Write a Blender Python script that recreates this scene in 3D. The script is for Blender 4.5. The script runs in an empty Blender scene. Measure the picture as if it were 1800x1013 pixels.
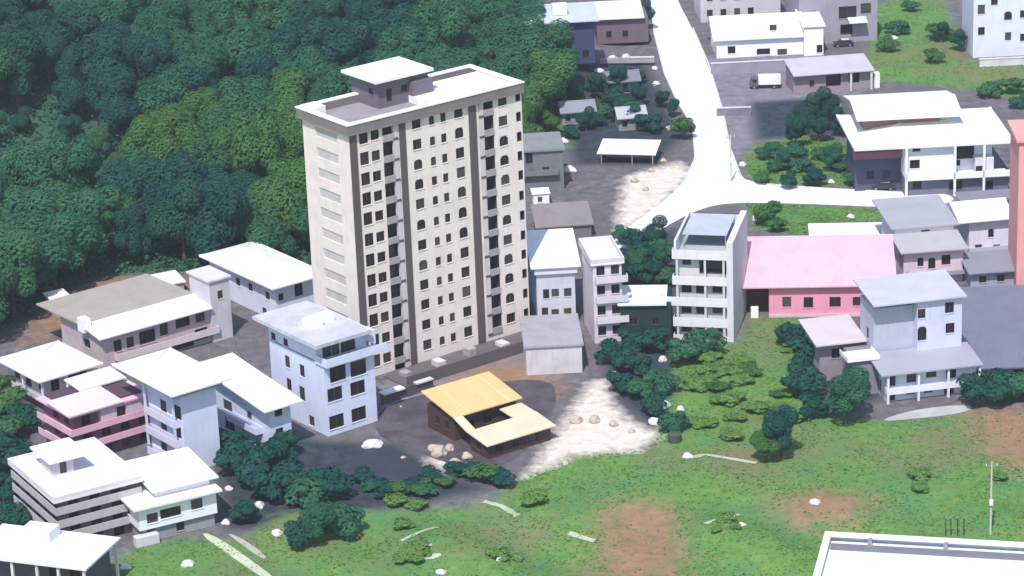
import bpy, math, random
import numpy as np
from mathutils import Vector, Matrix, noise
R = math.radians
random.seed(7); rng = np.random.default_rng(7)
scene = bpy.context.scene
COL = scene.collection

# ------------------------------------------------------------------ camera
FPX, PITCH, ROLL, DIST = 5200.0, 20.0, -2.3, 490.0
CM = Matrix.Translation((0, -DIST*math.cos(R(PITCH)), DIST*math.sin(R(PITCH)))) @ Matrix.Rotation(R(90-PITCH), 4, 'X') @ Matrix.Rotation(R(ROLL), 4, 'Z')
cd = bpy.data.cameras.new('camera'); cam = bpy.data.objects.new('camera', cd); COL.objects.link(cam)
cd.sensor_width = 36; cd.lens = 36*FPX/1800; cd.clip_start = 1; cd.clip_end = 9000
cam.matrix_world = CM; scene.camera = cam
CP = CM.translation.copy(); CR = CM.to_3x3(); CI = CM.inverted()
# ------------------------------------------------------------------ light
SUN_EL, SUN_AZ = 56.0, -14.0          # azimuth: degrees to the right of "behind the camera"
sd = Vector((math.sin(R(SUN_AZ))*math.cos(R(SUN_EL)), -math.cos(R(SUN_AZ))*math.cos(R(SUN_EL)), math.sin(R(SUN_EL))))
sl = bpy.data.lights.new('sun', 'SUN'); sun = bpy.data.objects.new('sun', sl); COL.objects.link(sun)
sl.energy = 3.7; sl.angle = R(0.6); sl.color = (1.0, 0.955, 0.91)
sun.rotation_euler = sd.to_track_quat('Z', 'Y').to_euler()
w = bpy.data.worlds.new('World'); scene.world = w; w.use_nodes = True
nt = w.node_tree; bg = nt.nodes['Background']
sky = nt.nodes.new('ShaderNodeTexSky'); sky.sky_type = 'NISHITA'; sky.sun_disc = False
sky.sun_elevation = R(SUN_EL); sky.sun_rotation = math.atan2(sd.x, sd.y)
nt.links.new(sky.outputs[0], bg.inputs[0]); bg.inputs[1].default_value = 0.15
scene.view_settings.view_transform = 'Standard'; scene.view_settings.look = 'None'
scene.view_settings.exposure = 0.42; scene.view_settings.gamma = 1

# ------------------------------------------------------------------ terrain and pixel helpers
def sstep(a, b, x):
    t = np.clip((x-a)/(b-a), 0, 1); return t*t*(3-2*t)
def height(x, y):
    x = np.asarray(x, float); y = np.asarray(y, float)
    s = (x+110)*-.54 + (y-6)*.84
    s = np.maximum(s, 0); hill = 0.24*s*s/(s+14)
    hill = hill*sstep(28, -14, x)
    hill = np.minimum(hill, 60)
    hill = hill + sstep(0, 20, s)*sstep(28, -14, x)*1.2*(np.sin(x*.13+y*.05)+np.sin(y*.11-x*.04))
    fg = sstep(-78, -100, y)*sstep(-42, -24, x)
    fg2 = fg*(0.9*np.sin(x*.16+.7*np.sin(y*.11))*np.sin(y*.21+1)+.45*np.sin(x*.33+y*.27)) - .02*fg*np.maximum(0, -80-y)
    return hill + fg2
def ray(px, py): return (CR @ Vector(((px-900)/FPX, -(py-506.5)/FPX, -1))).normalized()
def atz(px, py, z):
    d = ray(px, py); t = (z-CP.z)/d.z; return CP + d*t
def at(px, py):
    z = 0.0
    for i in range(30):
        p = atz(px, py, z); z = z*.4 + .6*float(height(p.x, p.y))
    p = atz(px, py, z); return p
def pix(p):
    q = CI @ Vector(p); return (900 + FPX*q.x/-q.z, 506.5 - FPX*q.y/-q.z)

# ------------------------------------------------------------------ materials
def mat(name, rough=.85, spec=.3):
    m = bpy.data.materials.new(name); m.use_nodes = True
    b = m.node_tree.nodes['Principled BSDF']
    b.inputs['Roughness'].default_value = rough; b.inputs['Specular IOR Level'].default_value = spec
    return m, m.node_tree, b
def N(nt, t, **k):
    n = nt.nodes.new(t)
    for a, v in k.items():
        if isinstance(v, (int, float, tuple)) and a in n.inputs: n.inputs[a].default_value = v
        else: setattr(n, a, v)
    return n
def mixc(nt, f, a, b, blend='MIX'):
    n = nt.nodes.new('ShaderNodeMix'); n.data_type = 'RGBA'; n.blend_type = blend
    for i, v in ((0, f), (6, a), (7, b)):
        if hasattr(v, 'is_linked') or hasattr(v, 'links'): nt.links.new(v, n.inputs[i])
        else: n.inputs[i].default_value = v if i == 0 else (*v[:3], 1)
    return n.outputs[2]
def ramp(nt, src, a, b):
    n = nt.nodes.new('ShaderNodeMapRange'); n.inputs[1].default_value = a; n.inputs[2].default_value = b
    nt.links.new(src, n.inputs[0]); return n.outputs[0]
def coords(nt, scale=(1, 1, 1), kind='Object'):
    tc = nt.nodes.new('ShaderNodeTexCoord'); mp = nt.nodes.new('ShaderNodeMapping'); mp.inputs['Scale'].default_value = scale
    nt.links.new(tc.outputs[kind], mp.inputs[0]); return mp.outputs[0]
def noi(nt, vec, scale, detail=4, rough=.6):
    n = nt.nodes.new('ShaderNodeTexNoise'); n.inputs['Scale'].default_value = scale; n.inputs['Detail'].default_value = detail
    n.inputs['Roughness'].default_value = rough
    nt.links.new(vec, n.inputs['Vector']); return n.outputs[0]
_cache = {}
def paint(c, dirt=.35, key='painted_wall', rough=.85):
    """weathered paint or plaster: broad patches, vertical rain streaks, fine grain"""
    k = (key, tuple(c), dirt)
    if k in _cache: return _cache[k]
    m, nt, b = mat(key, rough)
    v = coords(nt); st = coords(nt, (1.3, 1.3, .12))
    a = ramp(nt, noi(nt, v, .35, 5), .42, .75)
    s = ramp(nt, noi(nt, st, 1.6, 5, .7), .5, .8)
    g = tuple(x*.55+.015 for x in c); h = (c[0]*.5+.03, c[1]*.5+.03, c[2]*.5+.03)
    m1 = nt.nodes.new('ShaderNodeMath'); m1.operation = 'MULTIPLY'; m1.inputs[1].default_value = dirt; nt.links.new(a, m1.inputs[0])
    m2 = nt.nodes.new('ShaderNodeMath'); m2.operation = 'MULTIPLY'; m2.inputs[1].default_value = dirt*1.1; nt.links.new(s, m2.inputs[0])
    c1 = mixc(nt, m1.outputs[0], c, g); c2 = mixc(nt, m2.outputs[0], c1, h)
    nt.links.new(c2, b.inputs['Base Color'])
    bp = nt.nodes.new('ShaderNodeBump'); bp.inputs['Strength'].default_value = .25; bp.inputs['Distance'].default_value = .05
    nt.links.new(noi(nt, v, 6, 4), bp.inputs['Height']); nt.links.new(bp.outputs[0], b.inputs['Normal'])
    _cache[k] = m; return m
def sheet(c, dirt=.3, key='sheet_roof', rough=.5, along='x'):
    """profiled sheet roofing: ribs, panel laps and stains"""
    k = (key, tuple(c), dirt, along)
    if k in _cache: return _cache[k]
    m, nt, b = mat(key, rough, .4)
    v = coords(nt)
    wv = nt.nodes.new('ShaderNodeTexWave'); wv.bands_direction = 'X' if along == 'x' else 'Y'; wv.inputs['Scale'].default_value = .9
    wv.inputs['Distortion'].default_value = .15; nt.links.new(v, wv.inputs[0])
    a = ramp(nt, noi(nt, v, .3, 6, .65), .45, .75)
    m1 = nt.nodes.new('ShaderNodeMath'); m1.operation = 'MULTIPLY'; m1.inputs[1].default_value = dirt; nt.links.new(a, m1.inputs[0])
    g = (c[0]*.5+.02, c[1]*.46+.02, c[2]*.46+.02)
    c1 = mixc(nt, m1.outputs[0], c, g)
    m2 = ramp(nt, wv.outputs[1], .0, .25)
    c2 = mixc(nt, m2, tuple(x*.8 for x in c), c1)
    nt.links.new(c2, b.inputs['Base Color'])
    bp = nt.nodes.new('ShaderNodeBump'); bp.inputs['Strength'].default_value = .5; bp.inputs['Distance'].default_value = .06
    nt.links.new(wv.outputs[1], bp.inputs['Height']); nt.links.new(bp.outputs[0], b.inputs['Normal'])
    _cache[k] = m; return m
def glass(c=(.018, .014, .016)):
    k = ('glass', c)
    if k in _cache: return _cache[k]
    m, nt, b = mat('window_glass', .25, .35)
    oi = nt.nodes.new('ShaderNodeObjectInfo')
    cr = ramp(nt, oi.outputs['Random'], .6, 1.5)
    nt.links.new(mixc(nt, cr, c, (.15, .13, .12)), b.inputs['Base Color'])
    _cache[k] = m; return m
def leafm(name, c1, c2, c3):
    m, nt, b = mat(name, .75, .15)
    v = coords(nt); oi = nt.nodes.new('ShaderNodeObjectInfo')
    f = ramp(nt, noi(nt, v, .55, 3), .35, .68)
    a = mixc(nt, f, c1, c2); f2 = ramp(nt, oi.outputs['Random'], .35, 1.25)
    c = mixc(nt, f2, a, c3); nt.links.new(c, b.inputs['Base Color'])
    tr = nt.nodes.new('ShaderNodeBsdfTranslucent'); nt.links.new(c, tr.inputs[0]); mx = nt.nodes.new('ShaderNodeMixShader'); mx.inputs[0].default_value = .45
    nt.links.new(b.outputs[0], mx.inputs[1]); nt.links.new(tr.outputs[0], mx.inputs[2]); nt.links.new(mx.outputs[0], nt.nodes['Material Output'].inputs[0])
    return m
BARK, _n, _b = mat('bark', .9); _b.inputs['Base Color'].default_value = (.09, .065, .05, 1)
LEAF = {
 'teal':  leafm('leaf_teal',  (.026, .135, .082), (.062, .205, .115), (.070, .195, .080)),
 'green': leafm('leaf_green', (.060, .175, .045), (.115, .240, .070), (.095, .215, .075)),
 'lime':  leafm('leaf_lime',  (.150, .300, .070), (.215, .350, .100), (.175, .300, .095)),
 'dark':  leafm('leaf_dark',  (.012, .082, .078), (.032, .130, .095), (.028, .115, .065)),
}
FRAME = paint((.075, .065, .068), .2, 'window_frame')
DARKP = paint((.060, .046, .050), .25, 'dark_paint')
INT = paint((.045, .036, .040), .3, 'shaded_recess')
WHITE = paint((.80, .79, .80), .22, 'white_paint')
CONC = paint((.36, .34, .36), .5, 'concrete')
PALEC = paint((.60, .58, .61), .4, 'pale_concrete')
METAL, _n, _b = mat('galvanised_metal', .4, .5); _b.inputs['Base Color'].default_value = (.45, .45, .46, 1); _b.inputs['Metallic'].default_value = .6

# ------------------------------------------------------------------ mesh builder
class MB:
    def __init__(s): s.v = []; s.f = []; s.m = []
    def poly(s, pts, mi=0):
        i = len(s.v); s.v += [tuple(p) for p in pts]; s.f.append(tuple(range(i, i+len(pts)))); s.m.append(mi)
    def box(s, x0, x1, y0, y1, z0, z1, mi=0):
        i = len(s.v)
        s.v += [(x0,y0,z0),(x1,y0,z0),(x1,y1,z0),(x0,y1,z0),(x0,y0,z1),(x1,y0,z1),(x1,y1,z1),(x0,y1,z1)]
        for f in ((3,2,1,0),(4,5,6,7),(0,1,5,4),(1,2,6,5),(2,3,7,6),(3,0,4,7)): s.f.append(tuple(i+k for k in f)); s.m.append(mi)
    def hexa(s, low, top, mi=0):
        """solid between two quads given in the same winding (counter-clockwise from above)"""
        i = len(s.v); s.v += [tuple(p) for p in low] + [tuple(p) for p in top]
        n = len(low)
        s.f.append(tuple(i+k for k in reversed(range(n)))); s.m.append(mi)
        s.f.append(tuple(i+n+k for k in range(n))); s.m.append(mi)
        for k in range(n):
            j = (k+1) % n; s.f.append((i+k, i+j, i+n+j, i+n+k)); s.m.append(mi)
    def tube(s, a, b, r0, r1, n=8, mi=0):
        a = Vector(a); b = Vector(b); d = (b-a).normalized()
        u = d.orthogonal().normalized(); v = d.cross(u); i = len(s.v)
        for p, r in ((a, r0), (b, r1)):
            for k in range(n):
                t = 2*math.pi*k/n; s.v.append(tuple(p+u*(r*math.cos(t))+v*(r*math.sin(t))))
        for k in range(n):
            j = (k+1) % n; s.f.append((i+k, i+j, i+n+j, i+n+k)); s.m.append(mi)
        s.f.append(tuple(i+k for k in reversed(range(n)))); s.m.append(mi)
        s.f.append(tuple(i+n+k for k in range(n))); s.m.append(mi)
    def facade(s, org, ux, nrm, W, z0, z1, holes, mi=0, bmi=1):
        """wall with real openings; holes (u0,u1,za,zb,depth,back?)"""
        us = sorted({0., W, *[min(max(h[k], 0), W) for h in holes for k in (0, 1)]})
        zs = sorted({z0, z1, *[min(max(h[k], z0), z1) for h in holes for k in (2, 3)]})
        P = lambda u, z, d=0: (org[0]+ux[0]*u-nrm[0]*d, org[1]+ux[1]*u-nrm[1]*d, z)
        for a, b in zip(us, us[1:]):
            for c, e in zip(zs, zs[1:]):
                if b-a < 1e-4 or e-c < 1e-4: continue
                mu, mz = (a+b)/2, (c+e)/2
                if any(h[0] < mu < h[1] and h[2] < mz < h[3] for h in holes): continue
                s.poly([P(a, c), P(b, c), P(b, e), P(a, e)], mi)
        for h in holes:
            u0, u1, a, b, d = h[:5]
            u0 = max(u0, 0); u1 = min(u1, W); a = max(a, z0); b = min(b, z1)
            ri = bmi if len(h) > 5 and h[5] and d > .5 else mi
            s.poly([P(u0,a), P(u0,a,d), P(u0,b,d), P(u0,b)], ri); s.poly([P(u1,a), P(u1,b), P(u1,b,d), P(u1,a,d)], ri)
            s.poly([P(u0,a), P(u1,a), P(u1,a,d), P(u0,a,d)], ri); s.poly([P(u0,b), P(u0,b,d), P(u1,b,d), P(u1,b)], ri)
            if len(h) > 5 and h[5]: s.poly([P(u0,a,d), P(u1,a,d), P(u1,b,d), P(u0,b,d)], bmi)
    def build(s, name, mats, parent=None, loc=None, smooth=False):
        me = bpy.data.meshes.new(name); me.from_pydata(s.v, [], s.f)
        mats = mats if isinstance(mats, (list, tuple)) else [mats]
        for q in mats: me.materials.append(q)
        me.polygons.foreach_set('material_index', [min(k, len(mats)-1) for k in s.m])
        if smooth: me.polygons.foreach_set('use_smooth', [True]*len(me.polygons))
        me.update()
        o = bpy.data.objects.new(name, me); COL.objects.link(o)
        if parent: o.parent = parent
        if loc is not None: o.location = loc
        return o
def tag(o, label, cat, group=None):
    o['label'] = label; o['category'] = cat
    if group: o['group'] = group
    return o
def thing(name, label, cat, loc=(0, 0, 0), rz=0, group=None):
    o = bpy.data.objects.new(name, None); COL.objects.link(o); o.location = loc; o.rotation_euler = (0, 0, rz)
    o.empty_display_size = .5
    return tag(o, label, cat, group)

# ------------------------------------------------------------------ sites: a plot traced from its front left base corner
class Site:
    def __init__(s, bl, rx, ang, z=None):
        s.O = at(*bl) if z is None else atz(bl[0], bl[1], z)
        s.z0 = s.O.z if z is None else 0.0
        s.O.z = s.z0
        s.a = R(ang); s.ux = Vector((math.cos(s.a), math.sin(s.a), 0)); s.uy = Vector((-math.sin(s.a), math.cos(s.a), 0))
        lo, hi = .5, 120
        for i in range(50):
            m = (lo+hi)/2
            if pix(s.O+s.ux*m+Vector((0, 0, 0 if z is None else z)))[0] < rx: lo = m
            else: hi = m
        s.w = lo
    def L(s, p): d = p-s.O; return Vector((d.dot(s.ux), d.dot(s.uy), d.z))
    def front(s, px, py, y=0.):
        d = ray(px, py); o = s.L(CP); dl = Vector((d.dot(s.ux), d.dot(s.uy), d.z)); t = (y-o.y)/dl.y; q = o+dl*t; return q.x, q.z
    def side(s, px, py, x=0.):
        d = ray(px, py); o = s.L(CP); dl = Vector((d.dot(s.ux), d.dot(s.uy), d.z)); t = (x-o.x)/dl.x; q = o+dl*t; return q.y, q.z
    def top(s, px, py, z):
        q = s.L(atz(px, py, z+s.O.z)); return q.x, q.y
    def h(s, px, py): return s.front(px, py)[1]
    def thing(s, name, label, cat, group=None): return thing(name, label, cat, s.O, s.a, group)

_wm = {}
def window(t, w, h, x, y, z, face='f', dep=.16, arch=False, door=False, fm=None):
    """window: pane mesh with a frame sub-part; origin at its centre, on the wall plane"""
    w = round(w, 1); h = round(h, 1); k = (w, h, arch, door)
    if k not in _wm:
        a = MB(); a.poly([(-w/2, dep, -h/2), (w/2, dep, -h/2), (w/2, dep, h/2), (-w/2, dep, h/2)])
        b = MB(); e = .07
        for q in ((-w/2, -w/2+e, -h/2, h/2), (w/2-e, w/2, -h/2, h/2), (-w/2+e, w/2-e, h/2-e, h/2), (-w/2+e, w/2-e, -h/2, -h/2+e)):
            b.box(q[0], q[1], dep-.06, dep-.004, q[2], q[3])
        if w > .9: b.box(-.03, .03, dep-.05, dep-.004, -h/2+e, h/2-e)
        if not door: b.box(-w/2-.08, w/2+.08, -.09, .06, -h/2-.10, -h/2-.003, 1)
        if arch:
            n = 8
            for sgn in (-1, 1):
                pts = [(sgn*w/2, h/2)] + [(sgn*w/2*math.cos(i/n*math.pi/2), h/2-w*.42+w*.42*math.sin(i/n*math.pi/2)) for i in range(n+1)]
                b.poly([(p[0], dep-.10, p[1]) for p in pts], 1)
        _wm[k] = (a, b)
    a, b = _wm[k]
    me = _wm.get(('m', k, fm and fm.name))
    if me is None:
        o = a.build('door' if door else 'window', glass(), t); f = b.build('door_frame' if door else 'window_frame', [FRAME, fm or FRAME], o)
        _wm[('m', k, fm and fm.name)] = (o.data, f.data)
    else:
        o = bpy.data.objects.new('door' if door else 'window', me[0]); COL.objects.link(o); o.parent = t
        f = bpy.data.objects.new('door_frame' if door else 'window_frame', me[1]); COL.objects.link(f); f.parent = o
    o.location = (x, y, z); o.rotation_euler = (0, 0, {'f': 0, 'l': -math.pi/2, 'r': math.pi/2}[face])
    return o

def block(t, m, x0, x1, y0, y1, z0, z1, front=(), left=(), right=(), name='wall', back=True, dark=None, cap=True, wins=True):
    """walls with openings. Entries (u,z,w,h[,kind]) with u along local x (front) or local y (sides), z above the base; kind win/arch/door/bay"""
    mb = MB()
    def cv(ls, flip, W, off):
        out = []
        for q in ls:
            u, z, ww, hh = q[:4]; kind = q[4] if len(q) > 4 else 'win'
            ww = round(ww, 1); hh = round(hh, 1)
            u -= off
            if flip: u = W-u
            u = min(max(u, ww/2+.08), W-ww/2-.08)
            z = min(max(z, z0+hh/2+.05), z1-hh/2-.05)
            dp = q[5] if len(q) > 5 else (1.1 if kind == 'bay' else .28)
            out.append((u-ww/2, u+ww/2, z-hh/2, z+hh/2, dp, kind == 'bay', kind, ww, hh, u, z))
        return out
    F = cv(front, False, x1-x0, x0); L_ = cv(left, True, y1-y0, y0); Rr = cv(right, False, y1-y0, y0)
    mb.facade((x0, y0), (1, 0), (0, -1), x1-x0, z0, z1, F)
    mb.facade((x0, y1), (0, -1), (-1, 0), y1-y0, z0, z1, L_)
    mb.facade((x1, y0), (0, 1), (1, 0), y1-y0, z0, z1, Rr)
    mb.poly([(x1, y1, z0), (x0, y1, z0), (x0, y1, z1), (x1, y1, z1)])
    if cap: mb.poly([(x0, y0, z1), (x1, y0, z1), (x1, y1, z1), (x0, y1, z1)])
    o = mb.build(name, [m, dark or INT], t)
    for ls, f in ((F, 'f'), (L_, 'l'), (Rr, 'r')):
        for q in ls:
            kind, ww, hh, u, z = q[6:]
            if kind == 'bay': continue
            p = {'f': (x0+u, y0), 'l': (x0, y1-u), 'r': (x1, y0+u)}[f]
            window(t, ww, hh, p[0], p[1], z, f, arch=(kind == 'arch'), door=(kind == 'door'), fm=m)
    return o
def slab(t, m, x0, x1, y0, y1, z0, z1, name='roof', parent=None):
    b = MB(); b.box(x0, x1, y0, y1, z0, z1); return b.build(name, m, parent or t)
def parapet(t, m, x0, x1, y0, y1, z0, z1, th=.25, name='parapet'):
    b = MB(); b.box(x0, x1, y0, y0+th, z0, z1); b.box(x0, x1, y1-th, y1, z0, z1)
    b.box(x0, x0+th, y0+th, y1-th, z0, z1); b.box(x1-th, x1, y0+th, y1-th, z0, z1)
    return b.build(name, m, t)
def mono(t, m, x0, x1, y0, y1, zf, zb, th=.22, name='roof'):
    b = MB(); b.hexa([(x0,y0,zf-th),(x1,y0,zf-th),(x1,y1,zb-th),(x0,y1,zb-th)], [(x0,y0,zf),(x1,y0,zf),(x1,y1,zb),(x0,y1,zb)])
    return b.build(name, m, t)
def gable(t, m, x0, x1, y0, y1, ze, zr, axis='x', th=.2, yr=None, wallm=None, wx=0.6, name='roof'):
    b = MB()
    if axis == 'x':
        yr = (y0+y1)/2 if yr is None else yr
        b.hexa([(x0,y0,ze-th),(x1,y0,ze-th),(x1,yr,zr-th),(x0,yr,zr-th)], [(x0,y0,ze),(x1,y0,ze),(x1,yr,zr),(x0,yr,zr)])
        b.hexa([(x0,yr,zr-th),(x1,yr,zr-th),(x1,y1,ze-th),(x0,y1,ze-th)], [(x0,yr,zr),(x1,yr,zr),(x1,y1,ze),(x0,y1,ze)])
        b.tube((x0-.02, yr, zr), (x1+.02, yr, zr), .16, .16, 8)
        if wallm:
            for xx in (x0+wx, x1-wx): b.poly([(xx,y0+wx,ze-th-.02),(xx,y1-wx,ze-th-.02),(xx,yr,zr-th-.05)], 1)
    return b.build(name, [m, wallm or m], t)
def hip(t, m, x0, x1, y0, y1, ze, zr, th=.25, inset=None, name='roof'):
    b = MB(); w = x1-x0; d = y1-y0; i = inset if inset is not None else min(w, d)/2
    i = min(i, w/2-.05, d/2-.05) if inset is not None else i
    if w >= d: A, B = (x0+i, (y0+y1)/2, zr), (x1-i, (y0+y1)/2, zr)
    else: A, B = ((x0+x1)/2, y0+i, zr), ((x0+x1)/2, y1-i, zr)
    c = [(x0,y0,ze),(x1,y0,ze),(x1,y1,ze),(x0,y1,ze)]; l = [(p[0],p[1],ze-th) for p in c]
    for k in range(4): b.poly([l[k], l[(k+1)%4], c[(k+1)%4], c[k]])
    b.poly(l[::-1])
    if w >= d: b.poly([c[0],c[1],B,A]); b.poly([c[1],c[2],B]); b.poly([c[2],c[3],A,B]); b.poly([c[3],c[0],A])
    else: b.poly([c[0],c[1],A]); b.poly([c[1],c[2],B,A]); b.poly([c[2],c[3],B]); b.poly([c[3],c[0],A,B])
    b.tube(A, B, .14, .14, 6)
    for k, e in enumerate((A, B, B, A) if w >= d else (A, A, B, B)): b.tube(c[k], e, .12, .12, 6)
    return b.build(name, m, t)
def balcony(t, m, x0, x1, y0, y1, z, ph=1.0, sides='lrf', th=.12, slabm=None, name='balcony'):
    """slab with solid parapet round its open sides"""
    b = MB(); b.box(x0, x1, y0, y1, z-.2, z, 1)
    if 'f' in sides: b.box(x0, x1, y0, y0+th, z+.003, z+ph)
    if 'l' in sides: b.box(x0, x0+th, y0+th, y1, z+.003, z+ph)
    if 'r' in sides: b.box(x1-th, x1, y0+th, y1, z+.003, z+ph)
    return b.build(name, [m, slabm or m], t)
def posts(t, m, pts, z0, z1, r=.12):
    for x, y in pts:
        b = MB(); b.box(x-r, x+r, y-r, y+r, z0, z1); b.build('post', m, t)
def fw(s, ls, y=0., w=1.3, h=1.4):
    """front windows traced at pixels -> entries for block()"""
    out = []
    for q in ls:
        u, z = s.front(q[0], q[1], y); out.append((u, z, q[2] if len(q) > 2 else w, q[3] if len(q) > 3 else h, *(q[4:] if len(q) > 4 else ())))
    return out
def sw(s, ls, x=0., w=1.3, h=1.4):
    out = []
    for q in ls:
        u, z = s.side(q[0], q[1], x); out.append((u, z, q[2] if len(q) > 2 else w, q[3] if len(q) > 3 else h, *(q[4:] if len(q) > 4 else ())))
    return out

# ================================================================== buildings
A = 36.7
# ---- the tall tower
CREAM = paint((.77, .68, .625), .36)
def tower():
    S = Site((639, 668), 932, A); t = S.thing('tower_block', 'tall cream twelve-storey apartment tower with dark vertical strips and a white parapet roof', 'apartment tower')
    W = S.w; H = S.h(620, 236); D = 12.6
    rows_px = [214, 251, 287, 322, 357, 394, 430, 466, 501, 536, 572, 608]
    zr = [S.front(745, y)[1] for y in rows_px]
    fh = (zr[0]-zr[-1])/11
    u = lambda px, py=400: S.front(px, py)[0]
    # columns measured near mid height
    cA = [u(648), u(668)]; bB = (u(681), u(708)); sB = (u(710), u(721)); cC = [u(741), u(768), u(788), u(815)]
    sD = (u(832), u(845)); bE = (u(850), u(875)); cD = u(892); cE = u(915)
    mb = MB(); holes = []; wins = []
    for k, z in enumerate(zr):
        low = (k == 11)
        wins += [(cA[0], z-.1, 1.6, 2.0, 'win'), (cA[1], z-.1, 1.5, 1.6, 'win')]
        ar = lambda p: 'arch' if random.random() < p else 'win'
        wins += [(cC[0], z, 1.6, 1.6, ar(.25)), (cC[1], z-.1, 1.0, 1.4, ar(.4)), (cC[2], z-.1, 1.0, 1.4, ar(.4)), (cC[3], z+.1, 1.6, 1.7, ar(.3))]
        wins += [(cD, z+.2, 1.7, 1.6, ar(.4))]
    zl = zr[-1]-fh
    for q in (cA[0], cA[1]): wins.append((q, zl-.1, 1.3, 1.5, 'win'))
    edge = []
    for k, z in enumerate(zr): edge.append((W-1.15, W+.0-.02, z-.5, z+1.0))
    for x, z, ww, hh, kd in wins: holes.append((x-ww/2, x+ww/2, z-hh/2, z+hh/2, .28))
    zb = zl-fh*.45; zt = zr[0]+fh*.62
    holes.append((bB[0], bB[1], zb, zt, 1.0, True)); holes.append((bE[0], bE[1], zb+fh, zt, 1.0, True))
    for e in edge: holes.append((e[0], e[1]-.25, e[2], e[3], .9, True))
    mb.facade((0, 0), (1, 0), (0, -1), W, 0, H, holes)
    # left face: rows of shallow recessed panels
    lh = []
    for k in range(11):
        z = zr[k]-.5 ; lh.append((D*.28, D*.74, z-.75, z+.75, .12, True))
    mb.facade((0, D), (0, -1), (-1, 0), D, 0, H, lh, 0, 2)
    # right face: corner loggias and windows
    rh = [(1.2, 2.6, z-.6, z+.9, .28) for z in zr]
    mb.facade((W, 0), (0, 1), (1, 0), D, 0, H, rh)
    mb.poly([(W, D, 0), (0, D, 0), (0, D, H), (W, D, H)]); mb.poly([(0, 0, H-.03), (W, 0, H-.03), (W, D, H-.03), (0, D, H-.03)])
    mb.build('wall', [CREAM, INT, paint((.52, .495, .475), .4)], t)
    for x, z, ww, hh, kd in wins: window(t, ww, hh, x, 0, z, arch=(kd == 'arch'), fm=CREAM)
    for z in zr: window(t, 1.4, 1.5, W, 1.9, z+.15, 'r', fm=CREAM)
    # dark painted strips, 12 cm proud
    SM = paint((.105, .082, .082), .3, 'dark_strip')
    for a, b, z0 in ((-.02, 1.25, 0), (sB[0], sB[1], 0), (sD[0], sD[1], 0)):
        q = MB(); q.box(a, b, -.12, .02, z0, H-.05); q.build('dark_strip', SM, t)
    # balcony bays
    BAL = paint((.36, .32, .32), .4, 'balcony_paint'); POST = paint((.58, .53, .54), .3)
    for (a, b, left) in ((*bB, True), (*bE, False)):
        pw = (b-a)*.33
        for k in range(13 if left else 12):
            z = (zr[0]-k*fh)-fh*.42
            q = MB()
            x0, x1 = (a+.03, b-pw) if left else (a+pw, b-.03)
            q.box(x0, x1, .05, .97, z-.18, z, 0); q.box(x0, x1, -.18, .02, z-.25, z+.8, 0)
            q.build('balcony', BAL, t)
            p = MB()
            x2, x3 = (b-pw+.05, b-.08) if left else (a+.05, a+pw-.05)
            p.box(x2, x3, -.1, .35, z+.05, z+fh-.35); p.box(x2-.04, x3+.06, -.16, .45, z-.3, z+.04, 1)
            p.build('screen_panel', [POST, SM], t)
            d = MB(); dm = (x0+x1)/2
            d.box(dm-.6, dm+.6, .92, .98, z+.02, z+2.2); d.build('balcony_door', glass(), t)
    # roof: overhanging tray with a broad white rim
    o = .65; e = .1; z0 = H; z1 = H+.25; z2 = H+1.7
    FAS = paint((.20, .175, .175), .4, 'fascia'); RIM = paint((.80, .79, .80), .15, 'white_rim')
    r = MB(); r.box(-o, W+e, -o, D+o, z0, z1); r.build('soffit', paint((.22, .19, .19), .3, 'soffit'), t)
    q = MB(); th = 1.0
    for a in ((-o, W+e, -o, -o+th), (-o, W+e, D+o-th, D+o), (-o, -o+th, -o+th, D+o-th), (W+e-th, W+e, -o+th, D+o-th)):
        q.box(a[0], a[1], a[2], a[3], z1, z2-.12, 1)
    for a in ((-o-.1, W+e+.1, -o-.1, -o+th+.06), (-o-.1, W+e+.1, D+o-th-.06, D+o+.1), (-o-.1, -o+th+.06, -o+th+.06, D+o-th-.06), (W+e-th-.06, W+e+.1, -o+th+.06, D+o-th-.06)):
        q.box(a[0], a[1], a[2], a[3], z2-.12, z2+.06, 0)
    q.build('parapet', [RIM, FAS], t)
    f = MB(); f.box(-o+th, W+e-th, -o+th, D+o-th, z1, z1+.1); f.build('roof_deck', paint((.30, .27, .31), .6, 'roof_deck'), t)
    # raised white terrace at the right
    ux, _ = S.top(757, 178, z2)
    r = MB(); r.box(ux, W+e-th-.02, -o+th+.02, D*.80, z1+.1, z2-.25); r.build('terrace', RIM, t)
    zt = H+5.2
    c = S.top(660, 144, zt); rr = S.top(752, 116, zt); l = S.top(604, 122, zt)
    x0, y0, x1, y1 = c[0], c[1], rr[0], l[1]
    r = MB(); r.box(x0, x1, y0, y1, zt-.45, zt); r.build('penthouse_roof', RIM, t)
    PH = paint((.155, .13, .165), .4, 'penthouse_paint')
    block(t, PH, x0+1.2, x1-.3, y0+1.2, y1-.8, z1+.1, zt-.45, front=[(x0+3.2, H+2.2, 1.0, 2.1, 'door'), (x0+6, H+2.8, 1.1, 1.0)], left=[(y0+3.2, H+2.8, 1.1, 1.0)], name='penthouse')
    k = MB(); k.box(x1-.3, ux+.02, D*.45, D*.80, z1+.1, z2+2.0); k.build('stair_housing', PH, t)
    k = MB(); k.box(-.1, 2.4, D-3.0, D+.1, z1+.1, z2+.35); k.build('water_tank', RIM, t)
    k = MB(); k.box(ux-2.6, ux-1.7, .4, 1.0, z1+.1, z2+.9); k.build('chimney', WHITE, t)
    return t
tower()
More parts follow.
